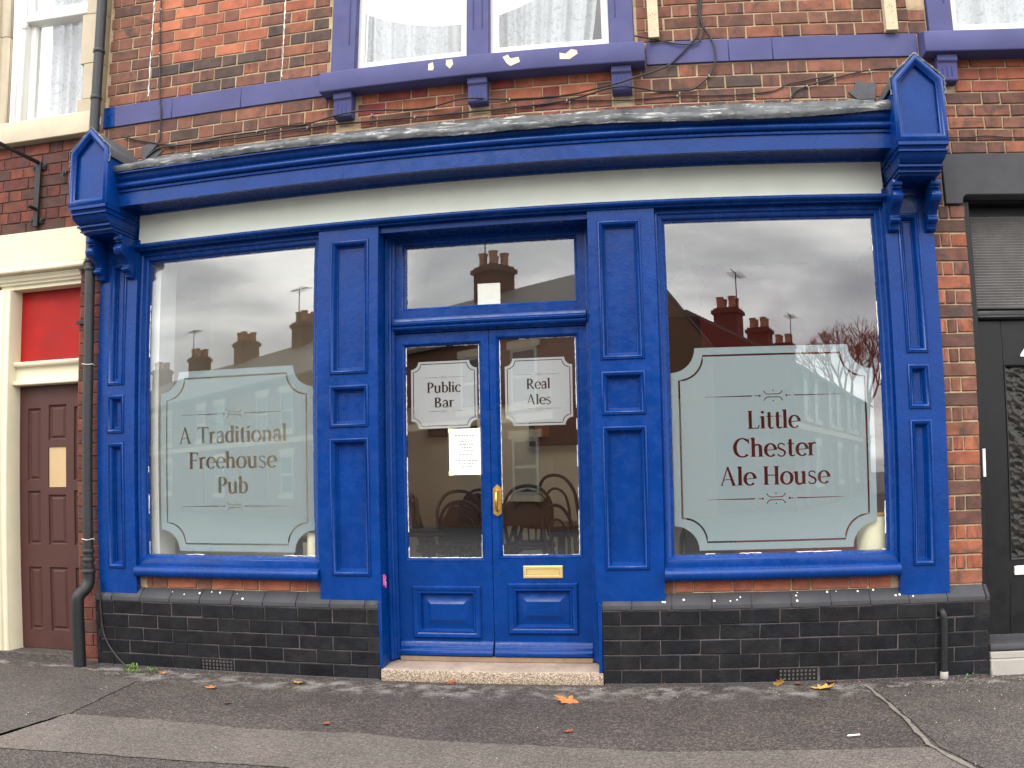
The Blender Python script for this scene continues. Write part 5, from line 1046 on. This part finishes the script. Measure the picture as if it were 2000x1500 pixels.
for x, y, r, z0, z1, lab in ((2.095, 0.185, 0.098, 0.756, 0.985, 'cream round canister on the board in the right window corner'), (-1.508, 0.135, 0.045, 0.756, 0.94, 'cream candle jar with ochre lid at the right end of the left window')):
    o = empty('canister', (x, y, z0), lab, 'canister'); o.location = (x, y, z0)
    local(MB().loft([[(x + q * math.cos(2 * math.pi * k / 24), y + q * math.sin(2 * math.pi * k / 24), z) for k in range(24)] for q, z in ((r * .98, z0), (r, z0 + .01), (r, z1 - .04), (r * .93, z1 - .012))]).obj('body', plain('cream_ceramic', srgb(235, 225, 190), 0.5, 0.04, 6, 0.05), o, 0, 50), o)
    local(MB().disc((x, y, z1 - 0.012), r * .95, 0.022, 24).obj('lid', plain('ochre_lid_%d' % int(r * 100), srgb(190, 140, 60), 0.5, 0.06, 6, 0.05), o, 0.004, 50), o)

# ================================================================== ACROSS THE STREET (seen in the glass)
def mat_far_brick(name, c1, c2):
    t = NT(name); tc = t.n('ShaderNodeTexCoord'); b = t.n('ShaderNodeTexBrick'); t.l(tc.outputs['UV'], b.inputs['Vector'])
    b.inputs['Color1'].default_value = c1; b.inputs['Color2'].default_value = c2; b.inputs['Mortar'].default_value = mul(c2, 1.2); b.inputs['Scale'].default_value = 1.0
    b.inputs['Brick Width'].default_value = 0.24; b.inputs['Row Height'].default_value = 0.085; b.inputs['Mortar Size'].default_value = 0.008
    t.bsdf(t.mix(0.5, b.outputs[0], t.ramp(t.noise(t.geo(), 1.5, 4), [(0.3, mul(c1, .8)), (0.7, mul(c2, 1.2))])), 0.9, 0.2); return t.m
MT['far_brick'] = mat_far_brick('far_red_brick', srgb(92, 48, 38), srgb(76, 42, 35)); MT['far_tan'] = mat_far_brick('far_buff_brick', srgb(104, 74, 56), srgb(92, 66, 52))
MT['far_slate'] = plain('far_slate_roof', srgb(78, 70, 68), 0.75, 0.15, 4, 0.2); MT['far_white'] = plain('far_white_frame', srgb(136, 134, 128), 0.6, 0.05, 4, 0.1); MT['far_pane'] = plain('far_dark_pane', srgb(24, 26, 30), 0.25, 0.1, 3, 0)
MT['pot'] = plain('clay_pot', srgb(150, 100, 76), 0.85, 0.1, 8, 0.1)
def far_house(name, base, ang, wdt, mat, lab, ridge=7.6, eave=5.3, dep=7.5, ch=True, aerial=False):
    """front edge along local +x, front faces local -y"""
    h = empty(name, base, lab, 'house', 'terraced houses across the street'); h.rotation_euler = (0, 0, ang)
    m = MB(); m.add([(0, 0, -.1), (wdt, 0, -.1), (wdt, dep, -.1), (0, dep, -.1), (0, 0, eave), (wdt, 0, eave), (wdt, dep, eave), (0, dep, eave), (0, dep / 2, ridge - .1), (wdt, dep / 2, ridge - .1)], [(0, 1, 5, 4), (1, 2, 6, 9, 5), (2, 3, 7, 6), (3, 0, 4, 8, 7)])
    wl_ = m.obj('wall', mat, h, 0, 0); uv = wl_.data.uv_layers.new(name='UVMap')
    for lp in wl_.data.loops:
        v = wl_.data.vertices[lp.vertex_index].co; uv.data[lp.index].uv = (v.x + v.y, v.z)
    rf = MB().prism_x([(-0.25, eave - 0.08), (dep / 2, ridge), (dep + 0.25, eave - 0.08), (dep + 0.25, eave - 0.2), (dep / 2, ridge - 0.14), (-0.25, eave - 0.2)], -0.02, wdt + 0.02).obj('roof', 'far_slate', h, 0, 0)
    if ch:
        c = MB().box(wdt - 0.6, wdt + 0.4, dep / 2 - 0.5, dep / 2 + 0.5, ridge - 1.0, ridge + 0.95).box(wdt - 0.68, wdt + 0.48, dep / 2 - 0.58, dep / 2 + 0.58, ridge + 0.7, ridge + 0.86).obj('chimney', 'far_brick', h, 0, 0)
        for dx in (-0.36, 0.16):
            for dy in (-0.26, 0.26): MB().tube([(wdt + dx, dep / 2 + dy, ridge + 0.93), (wdt + dx, dep / 2 + dy, ridge + 1.12), (wdt + dx, dep / 2 + dy, ridge + 1.35), (wdt + dx, dep / 2 + dy, ridge + 1.43)], [0.17, 0.14, 0.15, 0.18], 10).obj('pot', 'pot', c, 0, 60)
        if aerial:
            a = MB().tube([(wdt - 0.1, dep / 2 - .4, ridge + .3), (wdt - 0.1, dep / 2 - .4, ridge + 2.5)], 0.025, 5); a.tube([(wdt - 0.9, dep / 2 - .4, ridge + 2.4), (wdt + 0.6, dep / 2 - .4, ridge + 2.5)], 0.02, 5)
            for k in range(6): a.tube([(wdt - 0.8 + k * 0.22, dep / 2 - .7, ridge + 2.42), (wdt - 0.8 + k * 0.22, dep / 2 - .1, ridge + 2.42)], 0.012, 4)
            a.obj('aerial', 'iron', h, 0, 0)
    for x, z0, z1 in ((0.5, 3.2, 4.7), (2.6, 3.2, 4.7), (0.5, 0.8, 2.3)):
        w_ = MB().ring(rect(x, x + 1.0, z0, z1), [(0, 0.02), (0, -0.05), (0.09, -0.05), (0.09, 0.02)]).box(x, x + 1.0, -0.04, 0.0, (z0 + z1) / 2 - .04, (z0 + z1) / 2 + .04).obj('window', 'far_white', h, 0, 0)
        MB().box(x + .05, x + .95, -0.02, -0.005, z0 + .05, z1 - .05).obj('pane', 'far_pane', w_, 0, 0); MB().box(x - 0.12, x + 1.12, -0.12, 0.0, z0 - 0.16, z0 - 0.002).obj('sill', 'stone', w_, 0, 0); MB().box(x - 0.12, x + 1.12, -0.06, 0.0, z1 + 0.002, z1 + .22).obj('lintel', 'stone', w_, 0, 0)
    MB().box(2.9, 3.8, -0.03, 0.02, 0, 2.1).obj('door', 'brown_door', h, 0.01); MB().box(0, wdt, -0.05, 0, 2.75, 2.95).obj('string_course', 'stone', h, 0, 0)
    return h
def row(p0, p1, count, mats, label, aer):
    d = Vector((p1[0] - p0[0], p1[1] - p0[1])); L_ = d.length; d /= L_; w_ = L_ / count; ang = math.atan2(d.y, d.x); n = Vector((d.y, -d.x)); f = n * 3.75
    for i in range(count):
        b = Vector(p0) + d * (w_ * i) + f
        far_house('far_house', (b.x, b.y, 0), ang, w_, mats[i % len(mats)], ch=(aer or i < count - 1), ridge=7.6 if aer else 7.2, eave=5.3 if aer else 5.0, lab=label % ('nearest', 'second', 'third', 'fourth', 'fifth', 'sixth', 'seventh', 'eighth')[i if aer else count - 1 - i], aerial=(i % 2 == 0))
# first row: ridge from the street corner away to the left; second: along the side road
row((0.35, -18.45), (-30.5, -41.5), 6, ['far_tan', 'far_brick'], '%s house of the row across the street, seen in the left glass', True)
row((9.6, -44.5), (1.9, -24.6), 4, ['far_brick'], '%s house of the side road row, seen in the right glass', False)
# bare tree at the end of the side road
tr = empty('street_tree', (11.9, -40, -0.1), 'bare reddish street tree mirrored at the edge of the right window', 'tree'); rng = random.Random(4)
tm, cmb_ = MB(), MB()
def branch(p, d, l, r, lev):
    q = p + d * l; (tm if lev < 2 else cmb_).tube([p, (p + q) / 2 + Vector((rng.uniform(-1, 1), rng.uniform(-1, 1), 0)) * l * .06, q], [r, r * .85, r * .7], 5 if lev < 3 else 3)
    if lev >= 6: return
    for k in range(3 if lev else 4):
        a = rng.uniform(0, 6.28); s = rng.uniform(.35, .75); e = d.orthogonal().normalized(); f = d.cross(e); nd = (d + (e * math.cos(a) + f * math.sin(a)) * s + Vector((0, 0, .12))).normalized(); branch(q, nd, l * rng.uniform(.62, .82), r * .62, lev + 1)
branch(Vector((0, 0, 0)), Vector((0.02, 0, 1)).normalized(), 3.1, 0.22, 0)
MT['bark'] = plain('reddish_twigs', srgb(150, 88, 80), 0.9, 0.15, 4, 0.1)
tm.obj('trunk', 'bark', tr, 0, 60); cmb_.obj('crown', 'bark', tr, 0, 0)
